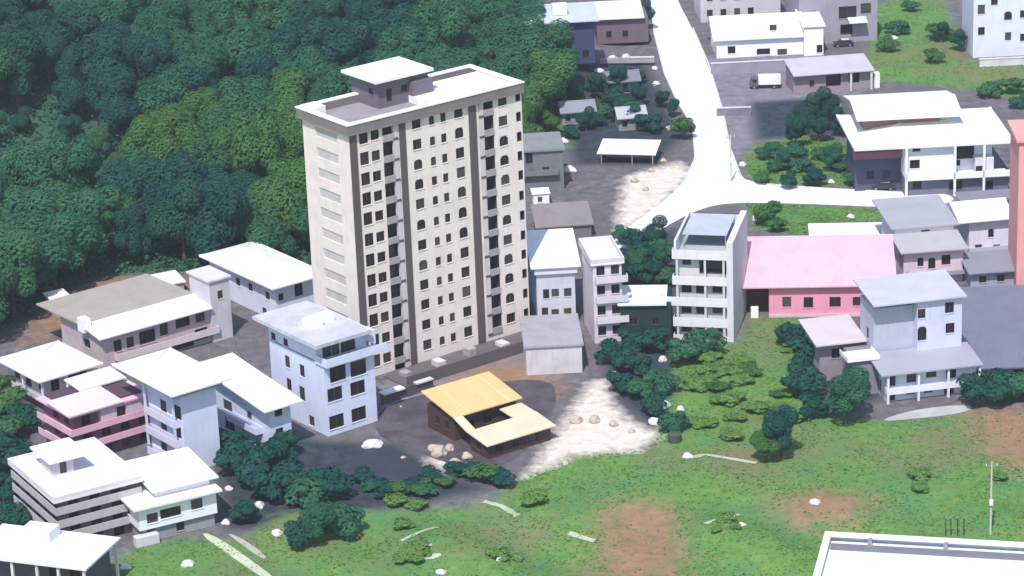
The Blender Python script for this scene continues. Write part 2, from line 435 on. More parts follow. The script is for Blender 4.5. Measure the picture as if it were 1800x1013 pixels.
def podium():
    S = Site((672, 662), 962, A); t = S.thing('podium', 'long grey brown paved podium strip along the front foot of the tower', 'podium')
    b = MB(); b.box(0, S.w, -6.5, -.35, -.2, .22); b.build('deck', paint((.125, .105, .118), .6, 'podium_concrete'), t)
    b = MB(); b.box(0, S.w, -6.9, -6.51, -.2, 1.9); b.build('edge_wall', paint((.115, .095, .105), .5, 'podium_concrete'), t)
    for k in range(5):
        b = MB(); b.box(2+k*6.2, 3.4+k*6.2, -3.2-.4*(k % 2), -1.6, .223, .8+.3*(k % 3)); b.build('planter', PALEC if k % 2 else CONC, t)
podium()

# ---- blue annex in front of the tower
def annex():
    BL = paint((.60, .65, .79), .3)
    S = Site((577, 768), 664, A); t = S.thing('annex_building', 'pale blue five-storey block with dark square windows at the foot of the tower', 'apartment block')
    H = S.h(565, 606); W = S.w; D = 14.5
    zb = S.h(570, 641)
    block(t, BL, 0, W, 0, D, 0, zb-.2, front=fw(S, [(594,657,2.8,2.4),(630,647,2.8,2.4),(589,693,2.6,2.1),(629,682,2.6,2.1),(592,741,2.6,2.1),(631,728,2.6,2.1)]),
          left=sw(S, [(531,652,1.3,1.9),(505,636,1.3,1.9),(531,692,1.5,2.2),(508,676,1.3,1.9),(548,740,1.4,1.6)]))
    balcony(t, BL, -.3, W+1.6, -1.2, 1.9, zb, 1.1, 'lf')
    block(t, BL, .02, W, 1.9, D-.02, zb+.004, H, front=fw(S, [(575,622,1.6,2.1,'door'),(590,616,1.4,1.9),(612,612,2.6,2.0)], 1.9), left=sw(S, [(502,607,1.2,1.2),(480,592,1.2,1.2)]), name='upper_wall')
    b = MB(); b.box(W-.25, W+.2, -.4, 1.8, zb+1.1, H); b.build('pillar', BL, t)
    RF = paint((.50, .50, .56), .55, 'roof_deck')
    slab(t, RF, -1.9, W-1.0, -1.2, D+1.2, H, H+.55)
    slab(t, WHITE, 1.2, 3.6, 5.0, 7.0, H+.55, H+1.8, 'roof_hatch'); slab(t, WHITE, 3.9, 6.0, 5.6, 7.8, H+.55, H+1.6, 'water_tank')
annex()

# ---- the left village
def house_hip():
    S = Site((487, 566), 560, A); t = S.thing('white_house', 'white house with a pale hipped roof behind the blue annex', 'house')
    Wm = paint((.66, .67, .78), .3); H = S.h(487, 500)
    block(t, Wm, 0, S.w, 0, 12, 0, H, front=fw(S, [(494,522,1.0,1.2),(525,508,1.6,2.4,'arch'),(497,548,1.2,1.4),(527,540,1.2,1.4)]), left=sw(S, [(470,520),(440,505),(410,492),(465,550)]))
    hip(t, sheet((.80, .80, .82), .30), -1.3, S.w+1.5, -1.4, 21, H, H+1.4)
    block(t, Wm, .05, S.w-.05, 12, 20, 0, H-.1, left=sw(S, [(385,490,1.5,1.4)]), name='rear_wall')
house_hip()

def long_house():
    P = paint((.50, .40, .43), .4); S = Site((184, 655), 386, A); W = S.w
    t = S.thing('long_house', 'long dusky pink two-storey house with a row of dark windows and white roof edge', 'house')
    H = S.h(180, 593); D = 13
    q = [(207,608,1.4,1.9),(229,602,1.3,1.8),(259,592,2.9,2.2),(288,579,1.5,2.0),(321,563,2.6,2.0),(351,548,1.7,2.0)]
    q2 = [(287,612,2.0,1.7),(320,603,4.4,2.0),(354,587,2.4,1.9),(212,641,1.5,1.6),(240,632,1.5,1.6)]
    block(t, P, 0, W, 0, D, 0, H, front=fw(S, q+q2), left=sw(S, [(153,604,2.0,1.4),(150,633,1.4,1.4)]))
    zb = S.front(240, 620)[1]
    balcony(t, paint((.62, .52, .55), .3), 2, W-.5, -1.1, -.004, zb, .95, 'lfr')
    mono(t, sheet((.80, .78, .78), .12), -1.0, W-1.5, -1.2, 4.6, H+.25, H+1.1)
    mono(t, sheet((.40, .35, .31), .5, 'tan_sheet_roof'), -1.0, W-1.5, 4.62, D+6, H+1.1, H+.7, name='rear_roof')
    G = paint((.52, .51, .56), .35)
    block(t, G, W-1.5, W+2.2, -.6, 5.5, 0, H+4.3, front=[(W+.4, H+1.8, 1.0, 1.4)], left=[], name='stair_block')
    slab(t, PALEC, W-1.8, W+2.5, -.9, 5.8, H+4.3, H+4.6, 'stair_roof')
    b = MB(); b.box(-1.2, .2, 3.4, 5.2, H, H+2.2); b.build('water_tank', WHITE, t)
long_house()

def corner_house():
    S = Site((82, 724), 166, 38); t = S.thing('small_house', 'small white-roofed house on a raised slab at the left edge', 'house')
    Wm = paint((.50, .46, .52), .35); zs = S.h(82, 700); H = S.h(80, 662)
    block(t, paint((.12, .10, .12), .4, 'basement_paint'), .3, S.w-.3, .3, 11, 0, zs-.3, name='basement')
    block(t, Wm, 0, S.w, 0, 11, zs, H, front=fw(S, [(97,676,1.5,2.0),(136,657,3.2,2.4)]), left=sw(S, [(50,667,1.7,2.3,'door'),(70,676,1.0,2.0),(30,655,1.6,2.0)]))
    balcony(t, paint((.52, .49, .52), .3), -1.0, S.w+.5, -1.0, 11, zs, .7, 'lf', name='veranda')
    hip(t, sheet((.80, .79, .80), .30), -1.5, S.w+1.3, -1.4, 12, H, H+1.3)
    posts(t, WHITE, [(-.8, -.8), (3.5, -.8), (-.8, 5)], zs+.7, H-.02)
corner_house()

def blue_wall_house():
    S = Site((329, 833), 389, A); t = S.thing('balcony_house', 'tall narrow house with a blank pale blue wall, side balconies and a big white roof', 'house')
    BW = paint((.60, .64, .78), .22); H = S.h(322, 692); W = S.w; D = 9.5
    lw = sw(S, [(312,725,1.9,2.1),(287,714,1.7,1.9),(312,758,2.0,2.0),(288,748,1.7,1.9),(313,793,2.0,2.1),(288,782,1.8,2.0)])
    block(t, BW, 0, W, 0, D, 0, H, left=lw)
    for y in (741, 774, 810):
        z = S.side(312, y)[1]
        balcony(t, paint((.62, .60, .72), .25), -1.0, -.004, .8, D-.3, z-.5, .95, 'lfr')
    posts(t, BW, [(-.85, 1), (-.85, D-.6)], 2, H-.03, .14)
    slab(t, paint((.28, .27, .30), .4, 'soffit'), -1.8, W+.6, -1.0, D+1, H, H+.5, 'roof_base')
    hip(t, sheet((.80, .80, .80), .30), -2.4, W+1.8, -1.6, 15, H+.85, H+1.9)
blue_wall_house()
def low_blue_house():
    S = Site((478, 800), 515, A); t = S.thing('blue_house', 'low pale blue house with a sweeping white roof between the balcony house and blue annex', 'house')
    BW = paint((.58, .62, .78), .3); H = S.h(473, 718); D = 16; W = S.w
    block(t, BW, 0, W, 0, D, 0, H, left=sw(S, [(404,746,2.6,2.0),(440,748,1.5,2.0,'arch'),(400,713,2.4,1.6),(438,731,1.3,1.3)]), front=[(1.6, 3, 1.3, 1.5), (1.6, 6.4, 1.3, 1.5)])
    mono(t, sheet((.80, .80, .80), .30), -1.6, W+1.4, -1.4, D+1.4, H+.3, H+2.3)
    balcony(t, BW, -1.2, -.004, 2, 10, H-4.3, .8, 'lfr')
low_blue_house()

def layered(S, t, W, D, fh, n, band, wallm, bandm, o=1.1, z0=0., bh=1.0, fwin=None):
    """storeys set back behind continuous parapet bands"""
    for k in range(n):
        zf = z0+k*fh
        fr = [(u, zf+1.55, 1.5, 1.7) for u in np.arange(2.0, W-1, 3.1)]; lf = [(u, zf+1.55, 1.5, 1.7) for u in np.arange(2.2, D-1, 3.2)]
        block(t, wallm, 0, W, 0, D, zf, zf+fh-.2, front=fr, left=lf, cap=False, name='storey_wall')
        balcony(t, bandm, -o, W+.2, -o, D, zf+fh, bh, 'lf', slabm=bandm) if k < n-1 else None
def pink_layers():
    S = Site((137, 815), 268, A); t = S.thing('pink_house', 'magenta pink house of stacked open balconies', 'house')
    pk = paint((.70, .42, .53), .35, 'pink_paint'); D = 9; fh = 2.5; W = S.w
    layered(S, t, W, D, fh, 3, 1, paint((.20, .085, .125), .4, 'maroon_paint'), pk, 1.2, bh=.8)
    H = 3*fh-.2
    block(t, paint((.60, .46, .53), .3, 'pink_paint'), W-8.5, W-.3, -.9, -.004, 5.0, H+.3, front=[(W-5.2, 6.4, 1.5, 1.6)], name='upper_room')
    slab(t, pk, -1.2, W+.1, -1.2, D, H+.304, H+.55, 'terrace_slab')
    mono(t, sheet((.72, .60, .67), .3, 'pink_white_sheet'), -1.5, W-5.0, -1.5, 5.2, H+.85, H+1.2)
    mono(t, sheet((.74, .66, .71), .3, 'pink_white_sheet'), 4.2, W-.5, 5.3, D+1.0, H+1.3, H+1.7, name='rear_roof')
    b = MB(); b.box(.2, W-1, .2, D-.2, H+.55, H+.86); b.build('clerestory', paint((.09, .05, .07), .4, 'maroon_paint'), t)
pink_layers()
def brown_layers():
    S = Site((112, 966), 248, 30); t = S.thing('layered_house', 'grey brown house of four stacked storeys with white parapet bands and flat roof', 'house')
    W = S.w; D = 15; H = S.h(108, 874); n = 4; fh = H/n
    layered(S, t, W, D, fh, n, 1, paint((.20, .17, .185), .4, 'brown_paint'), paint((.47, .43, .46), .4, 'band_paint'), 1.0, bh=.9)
    slab(t, paint((.74, .72, .76), .25, 'roof_deck'), -1.2, W+.4, -1.2, D+.3, H-.2, H+.25)
    parapet(t, paint((.66, .63, .67), .3), -1.2, W+.4, -1.2, D+.3, H+.25, H+.7)
    block(t, paint((.5, .48, .5), .3), 2.0, 5.0, 6.5, 11, H+.25, H+2.5, front=[(3.5, H+1.35, 1, 1.9, 'door')], name='stair_housing')
    slab(t, WHITE, 1.2, 7.0, 5.6, 12.5, H+2.5, H+2.8, 'stair_roof')
brown_layers()
def white_cottage():
    S = Site((248, 958), 384, 27); t = S.thing('white_cottage', 'white two-storey house with three dark windows and a stepped white roof', 'house')
    z1 = S.h(248, 934); H = S.h(246, 893); W = S.w; D = 9
    block(t, paint((.30, .30, .32), .5), .5, W-.3, .5, D, 0, z1, name='lower_wall', front=[(1.8, 1.3, 1.2, 1.5), (6, 1.3, 1.2, 1.5)])
    block(t, paint((.78, .77, .80), .15), 0, W, 0, D, z1+.003, H, front=fw(S, [(268,911,1.6,1.4),(300,901,3.0,1.4),(346,886,1.7,1.5)]), left=[(4, (z1+H)/2, 1.2, 1.3)])
    rf = sheet((.80, .80, .81), .30)
    slab(t, rf, -1.0, W+.6, -1.0, D+.6, H, H+.3)
    mono(t, rf, 2.5, W+.9, .8, D+3.0, H+1.5, H+1.9, name='upper_roof')
    b = MB(); b.box(3.2, W-.2, 1.6, D-.2, H+.3, H+1.25); b.build('clerestory', WHITE, t)
    b = MB(); b.box(-.9, 2.4, -.8, .45, .02, z1-.6); b.build('porch', PALEC, t)
white_cottage()
def shelter():
    z = 6.2; S = Site((-60, 975), 151, -20, z); S.O.z = 0; t = S.thing('roof_shelter', 'open shelter with lavender white flat roof at the bottom left corner', 'shelter')
    W = S.w; D = 10
    slab(t, paint((.70, .69, .78), .25), 0, W, 0, D, z-.3, z)
    posts(t, PALEC, [(W-.6, .5), (W-4.3, .5), (W-7.4, .5), (W-.6, D-.6), (W-11, .5)], 0, z-.3, .18)
    block(t, paint((.10, .09, .11), .4), 1, W-1.6, 2.4, D-.5, 0, z-.3, name='rear_wall', front=[(W-3, 3.9, 1.6, 2.4), (W-6, 3.9, 1.6, 2.4)])
    b = MB(); b.box(W-12.5, W-8.2, D-4.2, D-1.2, z, z+1.5); b.build('roof_tank', WHITE, t)
shelter()
def hill_shed(px, py, rx, ang, label, hh=2.6, D=4, c=(.8, .8, .8)):
    S = Site((px, py), rx, ang); t = S.thing('hill_shed', label, 'shed')
    block(t, paint((.35, .34, .35), .4), .3, S.w-.3, .3, D-.3, -.6, hh, front=[(S.w/2, hh*.5, 1.0, 1.2)])
    mono(t, sheet(c, .15), 0, S.w, 0, D, hh+.15, hh+.6)
hill_shed(284, 521, 328, 25, 'small shed with white roof at the forest edge behind the long house', 1.7, 5)
hill_shed(98, 560, 134, 30, 'small white-roofed shed left of the long house', 2.4, 5)
hill_shed(132, 40, 196, 12, 'shed with pale roof deep in the forest at the top left', 2.6, 6, (.55, .55, .6))

# ---- behind and right of the tower
def beside_tower():
    S = Site((946, 575), 1013, 3); t = S.thing('white_roof_house', 'pale grey house with a white roof touching the right side of the tower', 'house')
    Wm = paint((.52, .54, .60), .35); H = S.h(945, 482); W = S.w
    q = [(960,517,1.0,1.6),(976,515,1.2,1.3),(976,551,1.2,1.4),(958,549,1.0,1.5),(998,514,1.2,1.4),(998,549,1.2,1.4)]
    block(t, Wm, 0, W, 0, 13, 0, H, front=fw(S, q), right=[(3, 3, 1.2, 1.4), (8, 3, 1.2, 1.4), (3, 6.5, 1.2, 1.4)])
    slab(t, paint((.62, .62, .70), .3), -.3, W+.4, -.5, 13.3, H, H+1.1, 'fascia')
    mono(t, sheet((.80, .80, .80), .30), -.9, W+1.0, -.9, 14, H+1.35, H+2.6)
beside_tower()
def yard_block():
    S = Site((926, 660), 1024, 2); t = S.thing('yard_block', 'low pale walled block with a grey flat roof right of the yellow-roofed house', 'outbuilding')
    H = S.h(924, 612)
    block(t, paint((.56, .53, .56), .5), 0, S.w, 0, 13, 0, H, right=[(4, 2.5, 1.3, 1.2)])
    slab(t, paint((.33, .32, .36), .5, 'roof_deck'), -.3, S.w+.3, -.3, 13.2, H, H+.3)
yard_block()
def white_flats():
    S = Site((1046, 604), 1096, 8); t = S.thing('white_flats', 'white four-storey block between the tower and the grey balcony building', 'apartment block')
    Wm = paint((.60, .55, .62), .35); H = S.h(1046, 466); W = S.w
    q = [(x, z, 1.3, 1.5) for x in (1.2, 3.5) for z in (2, 5.4, 8.8, 12)]
    block(t, Wm, 0, W, 0, 10, 0, H, front=q, right=[(3, 5.4, 1.2, 1.4), (7, 8.8, 1.2, 1.4)])
    slab(t, paint((.78, .77, .79), .15), -.4, W+.4, -.4, 10.4, H, H+.3); parapet(t, Wm, -.4, W+.4, -.4, 10.4, H+.3, H+1.0)
    for z in (3.7, 7.1, 10.4): balcony(t, Wm, .3, W+.8, -1.0, -.004, z, .9, 'lfr')
white_flats()
def behind_tower():
    S = Site((918, 338), 992, 4); t = S.thing('grey_house', 'flat grey house just behind the right edge of the tower', 'house')
    G = paint((.17, .175, .19), .5, 'grey_paint'); H = S.h(918, 268)
    block(t, G, -4, S.w, 0, 10, 0, H, front=fw(S, [(930,277,1.3,2.2),(960,300,1.2,1.3),(935,305,1.2,1.3)]))
    slab(t, paint((.22, .23, .24), .5, 'roof_deck'), -4.3, S.w+.4, -.4, 10.4, H, H+.35)
    balcony(t, G, -3, S.w-1, -1, -.004, 3.4, .9, 'lfr')
    S = Site((938, 362), 966, 5); t = S.thing('pump_house', 'little white box hut beside the tower right edge', 'hut')
    block(t, WHITE, 0, S.w, 0, 3, 0, 2.1, front=[(1.2, 1.1, .8, 1.0)]); slab(t, WHITE, -.2, S.w+.2, -.2, 3.2, 2.1, 2.3)
    S = Site((946, 424), 1040, 5); t = S.thing('brown_shed', 'brown grey roofed shed behind the white-roofed house by the tower', 'shed')
    block(t, paint((.19, .16, .17), .5, 'brown_paint'), 0, S.w, 0, 7, 0, 2.4, front=[(3, 1.2, 1, 1.2)]); mono(t, sheet((.24, .21, .215), .5, 'brown_sheet'), -.4, S.w+.4, -.4, 7.4, 2.6, 4.3)
    S = Site((1072, 290), 1150, -12); t = S.thing('road_shed', 'long open shed with a bright white roof beside the upper road', 'shed')
    W = S.w
    for x, y in ((.3, .3), (W-.3, .3), (.3, 6.6), (W-.3, 6.6), (W/2, .3)): pass
    posts(t, METAL, [(-1.6, .3), (W-.3, .3), (W/2, .3), (-1.6, 6.4), (W-.3, 6.4)], 0, 2.1, .1)
    mono(t, sheet((.80, .80, .80), .30), -2.4, W+.3, 0, 7, 2.25, 2.9)
    b = MB(); b.box(-1.4, W-.6, 4.4, 6.2, 0, 2.0); b.build('rear_wall', paint((.28, .28, .36), .4), t)
    for (x, y, rx, c, lab) in ((985, 222, 1050, (.26, .27, .32), 'small slate-roofed house in the grove nearest the tower roof'), (1062, 168, 1128, (.20, .20, .25), 'small dark-roofed house in the grove below the stone terrace'), (1085, 232, 1140, (.42, .42, .48), 'small pale grey roofed house in the grove behind the road shed')):
        S = Site((x, y), rx, 6); t = S.thing('grove_house', lab, 'house')
        block(t, paint((.26, .25, .29), .5, 'grey_paint'), .4, S.w-.4, .4, 5.5, 0, 2.5, front=[(1.6, 1.3, 1.0, 1.2), (4.4, 1.1, 1.0, 1.9, 'door')]); gable(t, sheet(c, .5, 'slate_sheet'), 0, S.w, -.4, 6.2, 2.7, 4.0, 'x')
behind_tower()

def yellow_house():
    S = Site((858, 808), 968, 34); W = S.w; t = S.thing('yellow_house', 'brown house with yellow and cream sloping roofs around a small dark court', 'house')
    BR = paint((.070, .035, .030), .4, 'dark_brown_paint'); D = 15.6
    block(t, BR, 0, W, 8.6, D, 0, 3.8, left=[(10.5, 1.9, 1.2, 1.3), (13, 1.9, 1.2, 1.3)], front=[(3, 1.5, 1.2, 2.2, 'door'), (6, 1.9, 1.5, 1.3)], name='rear_wing')
    block(t, BR, 0, W, 0, 4.4, 0, 2.2, front=[(2, 1.2, 1.3, 1.1), (5, 1.2, 1.3, 1.1), (8, 1.2, 1.3, 1.1)], left=[(2.3, 1.2, 1.2, 1.1)], name='front_wing')
    block(t, BR, W-2.8, W, 4.4, 8.6, 0, 2.2, name='side_wing')
    Y = sheet((.66, .49, .22), .3, 'yellow_sheet'); C = sheet((.70, .58, .42), .3, 'cream_sheet')
    mono(t, Y, -.6, W+.5, 7.6, D+.6, 4.2, 5.7, .18)
    mono(t, C, -.6, W+.5, -.8, 4.3, 2.5, 3.1, .18, 'front_roof')
    mono(t, C, W-3.4, W+.45, 4.32, 8.0, 3.05, 3.3, .18, 'side_roof')
    mono(t, C, -.6, .9, 4.32, 7.59, 3.05, 4.15, .18, 'side_roof')
    for x in (2.2, 4.6, 7.0, 9.4): b = MB(); b.tube((x, 7.62, 4.23), (x, D+.55, 5.73), .07, .07, 6); b.build('roof_batten', C, t)
yellow_house()
def yard_wall():
    for (x, y, rx, h, lab) in ((672, 712, 762, 1.6, 'low brown boundary wall with white coping in the yard below the tower'),):
        S = Site((x, y), rx, A); t = S.thing('boundary_wall', lab, 'wall')
        b = MB(); b.box(0, S.w, 0, .35, 0, h); b.build('wall', paint((.10, .075, .085), .4, 'brown_paint'), t)
        b = MB(); b.box(.1, S.w*.42, -.5, .9, h, h+.25); b.build('coping', WHITE, t)
        b = MB(); b.box(S.w*.66, S.w-.1, -.35, .7, h, h+.22); b.build('coping', PALEC, t)
yard_wall()

# ---- the grey balcony building and its neighbours
def grey_building():
    S = Site((1190, 592), 1281, -13); W = S.w; t = S.thing('balcony_building', 'grey five-storey building with white balcony bands and an open roof terrace', 'apartment block')
    G = paint((.56, .55, .56), .35); B = paint((.68, .67, .69), .3, 'balcony_paint'); D = 14.5
    z = lambda y: S.front(1200, y)[1]
    H = z(451)
    q = []
    for y in (506, 542, 575): q += [(1207,y,1.6,1.6),(1232,y,1.5,1.9,'door'),(1261,y,1.6,1.7)]
    q += [(1207,458,1.4,1.3)]
    ent = fw(S, q) + [(6.6, (z(449)+z(481))/2, 4.4, 2.7, 'bay', 2.2)]
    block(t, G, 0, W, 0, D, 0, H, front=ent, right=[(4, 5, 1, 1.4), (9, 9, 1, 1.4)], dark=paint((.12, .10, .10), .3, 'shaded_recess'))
    for k, (a, b) in enumerate(((435, 449), (481, 494), (518, 531), (553, 567), (584, 594))):
        zz = z(b)
        if zz < .3: zz = .1
        x0 = -.35 if k != 2 else -2.4
        balcony(t, B, x0, W, -1.25, -.004, zz, min(1.3, z(a)-zz), 'lf')
    slab(t, paint((.40, .42, .46), .45, 'roof_deck'), 0, W, 0, D, H+.003, H+.3)
    p = MB(); p.box(-.2, .15, 0, D, H+.3, H+2.6); p.box(0.15, W, D-.35, D, H+.3, H+2.2); p.build('parapet', B, t)
    b = MB(); b.box(W+.003, W+1.0, -1.35, D+.2, 0, H+2.9); b.build('side_wall', paint((.62, .61, .63), .3), t)
    b = MB(); b.box(.6, W-.6, 3.2, D-1.5, H+2.5, H+2.66); b.build('terrace_cover', sheet((.46, .49, .55), .4, 'grey_sheet'), t)
    posts(t, METAL, [(.8, 3.4), (W-.8, 3.4), (.8, D-1.8), (W-.8, D-1.8)], H+.3, H+2.5, .08)
    for x in (.4, 4.8, W-.5):
        b = MB(); b.box(x-.17, x+.17, -1.15, -.85, .1, H); b.build('pillar', G, t)
grey_building()
def low_white_roof():
    S = Site((1092, 602), 1184, -5); t = S.thing('dark_building', 'dark-walled low building with a pale flat roof left of the grey balcony building', 'outbuilding')
    H = S.h(1092, 536)
    block(t, paint((.012, .030, .036), .3, 'dark_teal_paint'), 0, S.w-.3, 0, 8, 0, H, front=[(2, 3.5, 1.2, 1.2), (5.5, 3.5, 1.2, 1.2)])
    slab(t, paint((.66, .74, .76), .2), -.4, S.w-1.0, -.6, 8, H, H+.35)
low_white_roof()

def pink_house():
    S = Site((1352, 558), 1568, -4); W = S.w; t = S.thing('pink_bungalow', 'long pink bungalow with a broad pale pink roof and dark porch', 'house')
    PW = paint((.76, .30, .42), .22, 'pink_paint'); H = S.h(1352, 503)
    block(t, PW, 0, W, 0, 14, 0, H, front=fw(S, [(1383,531,1.4,1.7),(1421,532,1.5,1.8),(1468,531,1.8,1.7),(1510,530,2.0,1.5)]), left=[(4, 2, 1.2, 2.0, 'door')])
    slab(t, paint((.62, .46, .48), .4, 'plinth'), -.05, W+.05, -.15, -.003, 0, .5, 'plinth')
    b = MB(); b.box(-4.9, -.01, 3.5, 13, 0, H-.4); b.build('porch_wall', paint((.10, .035, .055), .4, 'maroon_paint'), t)
    posts(t, PW, [(-4.7, .4), (-4.7, 3.2)], 0, H, .15)
    gable(t, sheet((.80, .43, .52), .40, 'pink_sheet'), -5.3, W+.7, -1.0, 17, H+.15, H+4.6, 'x', .2, yr=10.5, wallm=PW)
    b = MB(); b.box(-2.9, -1.7, -.2, .9, 0, 1.6); b.build('washing_sink', WHITE, t)
pink_house()
def rear_pale():
    S = Site((1425, 462), 1562, -4); t = S.thing('pale_roof_house', 'low house with a pale cream roof directly behind the pink bungalow', 'house')
    block(t, paint((.5, .48, .46), .3), .5, S.w-.5, 7.3, 11, 0, 2.2, front=[(4, 1.2, 1.2, 1.0), (8, 1.2, 1.2, 1.0)])
    mono(t, sheet((.76, .74, .68), .2, 'cream_sheet'), 0, S.w, 6.8, 11.6, 2.4, 3.0)
rear_pale()
def tier_house():
    S = Site((1588, 502), 1692, 6); W = S.w; t = S.thing('tiered_house', 'stepped house with grey roofs over pinkish white walls behind the lavender house', 'house')
    PW = paint((.64, .50, .58), .3); G = paint((.33, .32, .35), .45, 'grey_paint')
    z = lambda y: S.front(1600, y)[1]
    H1 = z(443)
    q = [(1618,461,1.0,1.5),(1638,463,1.2,1.9,'arch'),(1663,457,1.5,1.7),(1632,494,1.0,1.4,'door'),(1658,492,1.4,1.4)]
    block(t, PW, 0, W, 0, 5, 0, H1, front=fw(S, q), left=[(2.5, 4.5, 1.2, 1.3)])
    balcony(t, G, .5, W+.3, -1.3, -.004, z(480)-.2, .5, 'lfr')
    mono(t, sheet((.42, .41, .44), .4, 'grey_sheet'), -.8, W+.6, -1.2, 6, H1+.3, H1+1.2)
    u, z2 = S.front(1640, 397, 6)
    block(t, paint((.76, .75, .78), .2), 0, W, 6, 15, 0, z2, front=fw(S, [(1627,411,1.4,1.4)], 6), name='upper_wall')
    mono(t, sheet((.36, .37, .41), .4, 'slate_sheet'), -.8, W+.8, 5.4, 19, z2+.2, z2+.9, name='upper_roof')
tier_house()
def lavender():
    S = Site((1558, 706), 1716, 11); W = S.w; t = S.thing('lavender_house', 'lavender four-storey house with a white colonnaded lower floor', 'house')
    LV = paint((.55, .56, .72), .25, 'lavender_paint'); WH = paint((.70, .71, .80), .25); G = paint((.30, .30, .36), .45, 'grey_paint')
    z = lambda y, yy=0.: S.front(1640, y, yy)[1]
    H1 = z(646)
    q = [(1568,668,1.1,1.9),(1602,661,1.5,1.9,'arch'),(1637,653,1.6,1.5),(1672,649,1.6,2.0),(1562,696,1.3,1.8,'door'),(1668,684,1.5,2.0,'door'),(1600,686,1.4,1.3),(1632,683,1.4,1.3)]
    block(t, WH, 0, W, 0, 12, 0, H1, front=fw(S, q), left=[(3, 4, 1.2, 1.5), (3, 1.5, 1, 1.8, 'door')])
    zb = z(675)-.3
    balcony(t, WH, -.3, W+.3, -1.2, -.004, zb, .8, 'lfr')
    posts(t, WH, [(-.1, -1.05), (W*.33, -1.05), (W*.66, -1.05), (W+.1, -1.05)], 0, H1, .16)
    mono(t, sheet((.34, .34, .40), .4, 'slate_sheet'), -1.3, W+.5, -1.5, 5.5, H1+.2, H1+1.2, name='lower_roof')
    x0 = S.front(1612, 600, 4.5)[0]; x1 = S.front(1690, 600, 4.5)[0]; H2 = S.front(1650, 524, 4.5)[1]
    x0 = max(x0, 1.0)
    block(t, LV, x0, x1, 4.5, 12.5, H1, H2, front=fw(S, [(1609,553,1.2,1.5),(1669,541,1.4,1.7),(1609,588,1.4,2.2,'arch'),(1670,577,1.4,1.6)], 4.5), left=[(8, H1+3, 1.4, 2.4), (8, H1+7, 1.2, 1.3)], name='upper_wall')
    block(t, paint((.44, .45, .54), .3), 0, x0-.01, 6, 12.4, H1, H2-1.2, left=[(9, H1+3, 1.3, 1.8)], name='side_wall')
    mono(t, sheet((.50, .50, .56), .35, 'grey_sheet'), -.8, x1+.5, 3.7, 13.5, H2+.15, H2+1.0)
    balcony(t, WHITE, -5.0, -.02, 3, 7, H1+1.2, .45, 'lfr')
    block(t, paint((.24, .235, .28), .45, 'grey_paint'), -3.6, -.02, 3.5, 10, 0, H1+.9, front=[(-2.2, H1-1.6, 1.3, 1.6), (-2.2, 1.7, 1.3, 1.8)], left=[(6, H1-1.6, 1.3, 1.6)], name='side_wing')
    block(t, paint((.28, .25, .29), .45, 'grey_paint'), -7, -.8, 10.4, 17, 0, H1+1.6, front=[(-4.5, H1-.3, 1.3, 1.6)], name='rear_wing')
    mono(t, sheet((.58, .50, .55), .35, 'grey_pink_sheet'), -8, 0, 9, 18, H1+1.8, H1+2.8, name='rear_roof')
lavender()
def right_small():
    S = Site((1703, 450), 1772, 8); t = S.thing('arched_house', 'white walled house with one dark window and a notched white roof at the right', 'house')
    z = lambda y: S.front(1730, y)[1]; H = z(386)
    block(t, paint((.66, .64, .72), .3), 0, S.w, 0, 9, 0, H, front=fw(S, [(1742,410,1.0,1.5,'arch'),(1720,435,1.2,1.0),(1752,435,1.2,1.0)]))
    balcony(t, paint((.5, .5, .58), .4), -.3, S.w+.3, -1.3, -.004, z(434)-.3, .7, 'lfr')
    gable(t, sheet((.76, .74, .78), .2), -2.2, S.w+.7, -1.2, 9.5, H+.2, H+2.0, 'x')
    S = Site((1724, 676), 1860, 0); t = S.thing('slate_roof_house', 'house with a huge slate blue roof right of the lavender house', 'house')
    H = S.h(1724, 646)
    block(t, paint((.34, .35, .46), .4, 'grey_paint'), 0, S.w, 0, 26, 0, H, front=fw(S, [(1762,660,1.2,1.2),(1790,658,1.5,1.5)]))
    mono(t, sheet((.17, .175, .235), .5, 'slate_sheet'), -2.0, S.w+1, -1.2, 30, H+.3, H+1.8)
right_small()
def packed():
    S = Site((1706, 508), 1800, 5); t = S.thing('grey_cottage', 'low grey cottage squeezed between the arched white house and the slate roof', 'house')
    block(t, paint((.36, .36, .43), .4, 'grey_paint'), 0, S.w, 0, 6, 0, 2.8, front=[(2, 1.5, 1.2, 1.2), (5, 1.5, 1.2, 1.2)]); mono(t, sheet((.24, .245, .30), .4, 'slate_sheet'), -.6, S.w+.5, -1, 6.6, 3.0, 4.0)
    S = Site((1690, 372), 1782, 4); t = S.thing('grey_lean_to', 'dark grey lean-to in front of the villa beside the end of the side road', 'shed')
    block(t, paint((.22, .22, .29), .4, 'grey_paint'), 0, S.w, 0, 3, 0, 1.9, front=[(2, 1.0, 1.0, 1.0), (5.5, 1.0, 1.0, 1.0)]); mono(t, sheet((.20, .205, .26), .4, 'slate_sheet'), -.4, S.w+.4, -.6, 3.4, 2.0, 2.5)
packed()
def salmon():
    S = Site((1786, 514), 1870, -2); W = S.w; t = S.thing('salmon_block', 'tall salmon pink block cut by the right edge of the photo', 'apartment block')
    SA = paint((.72, .33, .31), .3, 'salmon_paint'); H = S.h(1786, 250)
    q = [(u, 1.8+3.2*k, 1.3, 1.5) for k in range(6) for u in (4.2, 6.4)]
    block(t, SA, 0, W, 0, 10, 0, H, front=q, left=[])
    slab(t, SA, -.5, W+.5, -.5, 10.5, H, H+.5)
salmon()
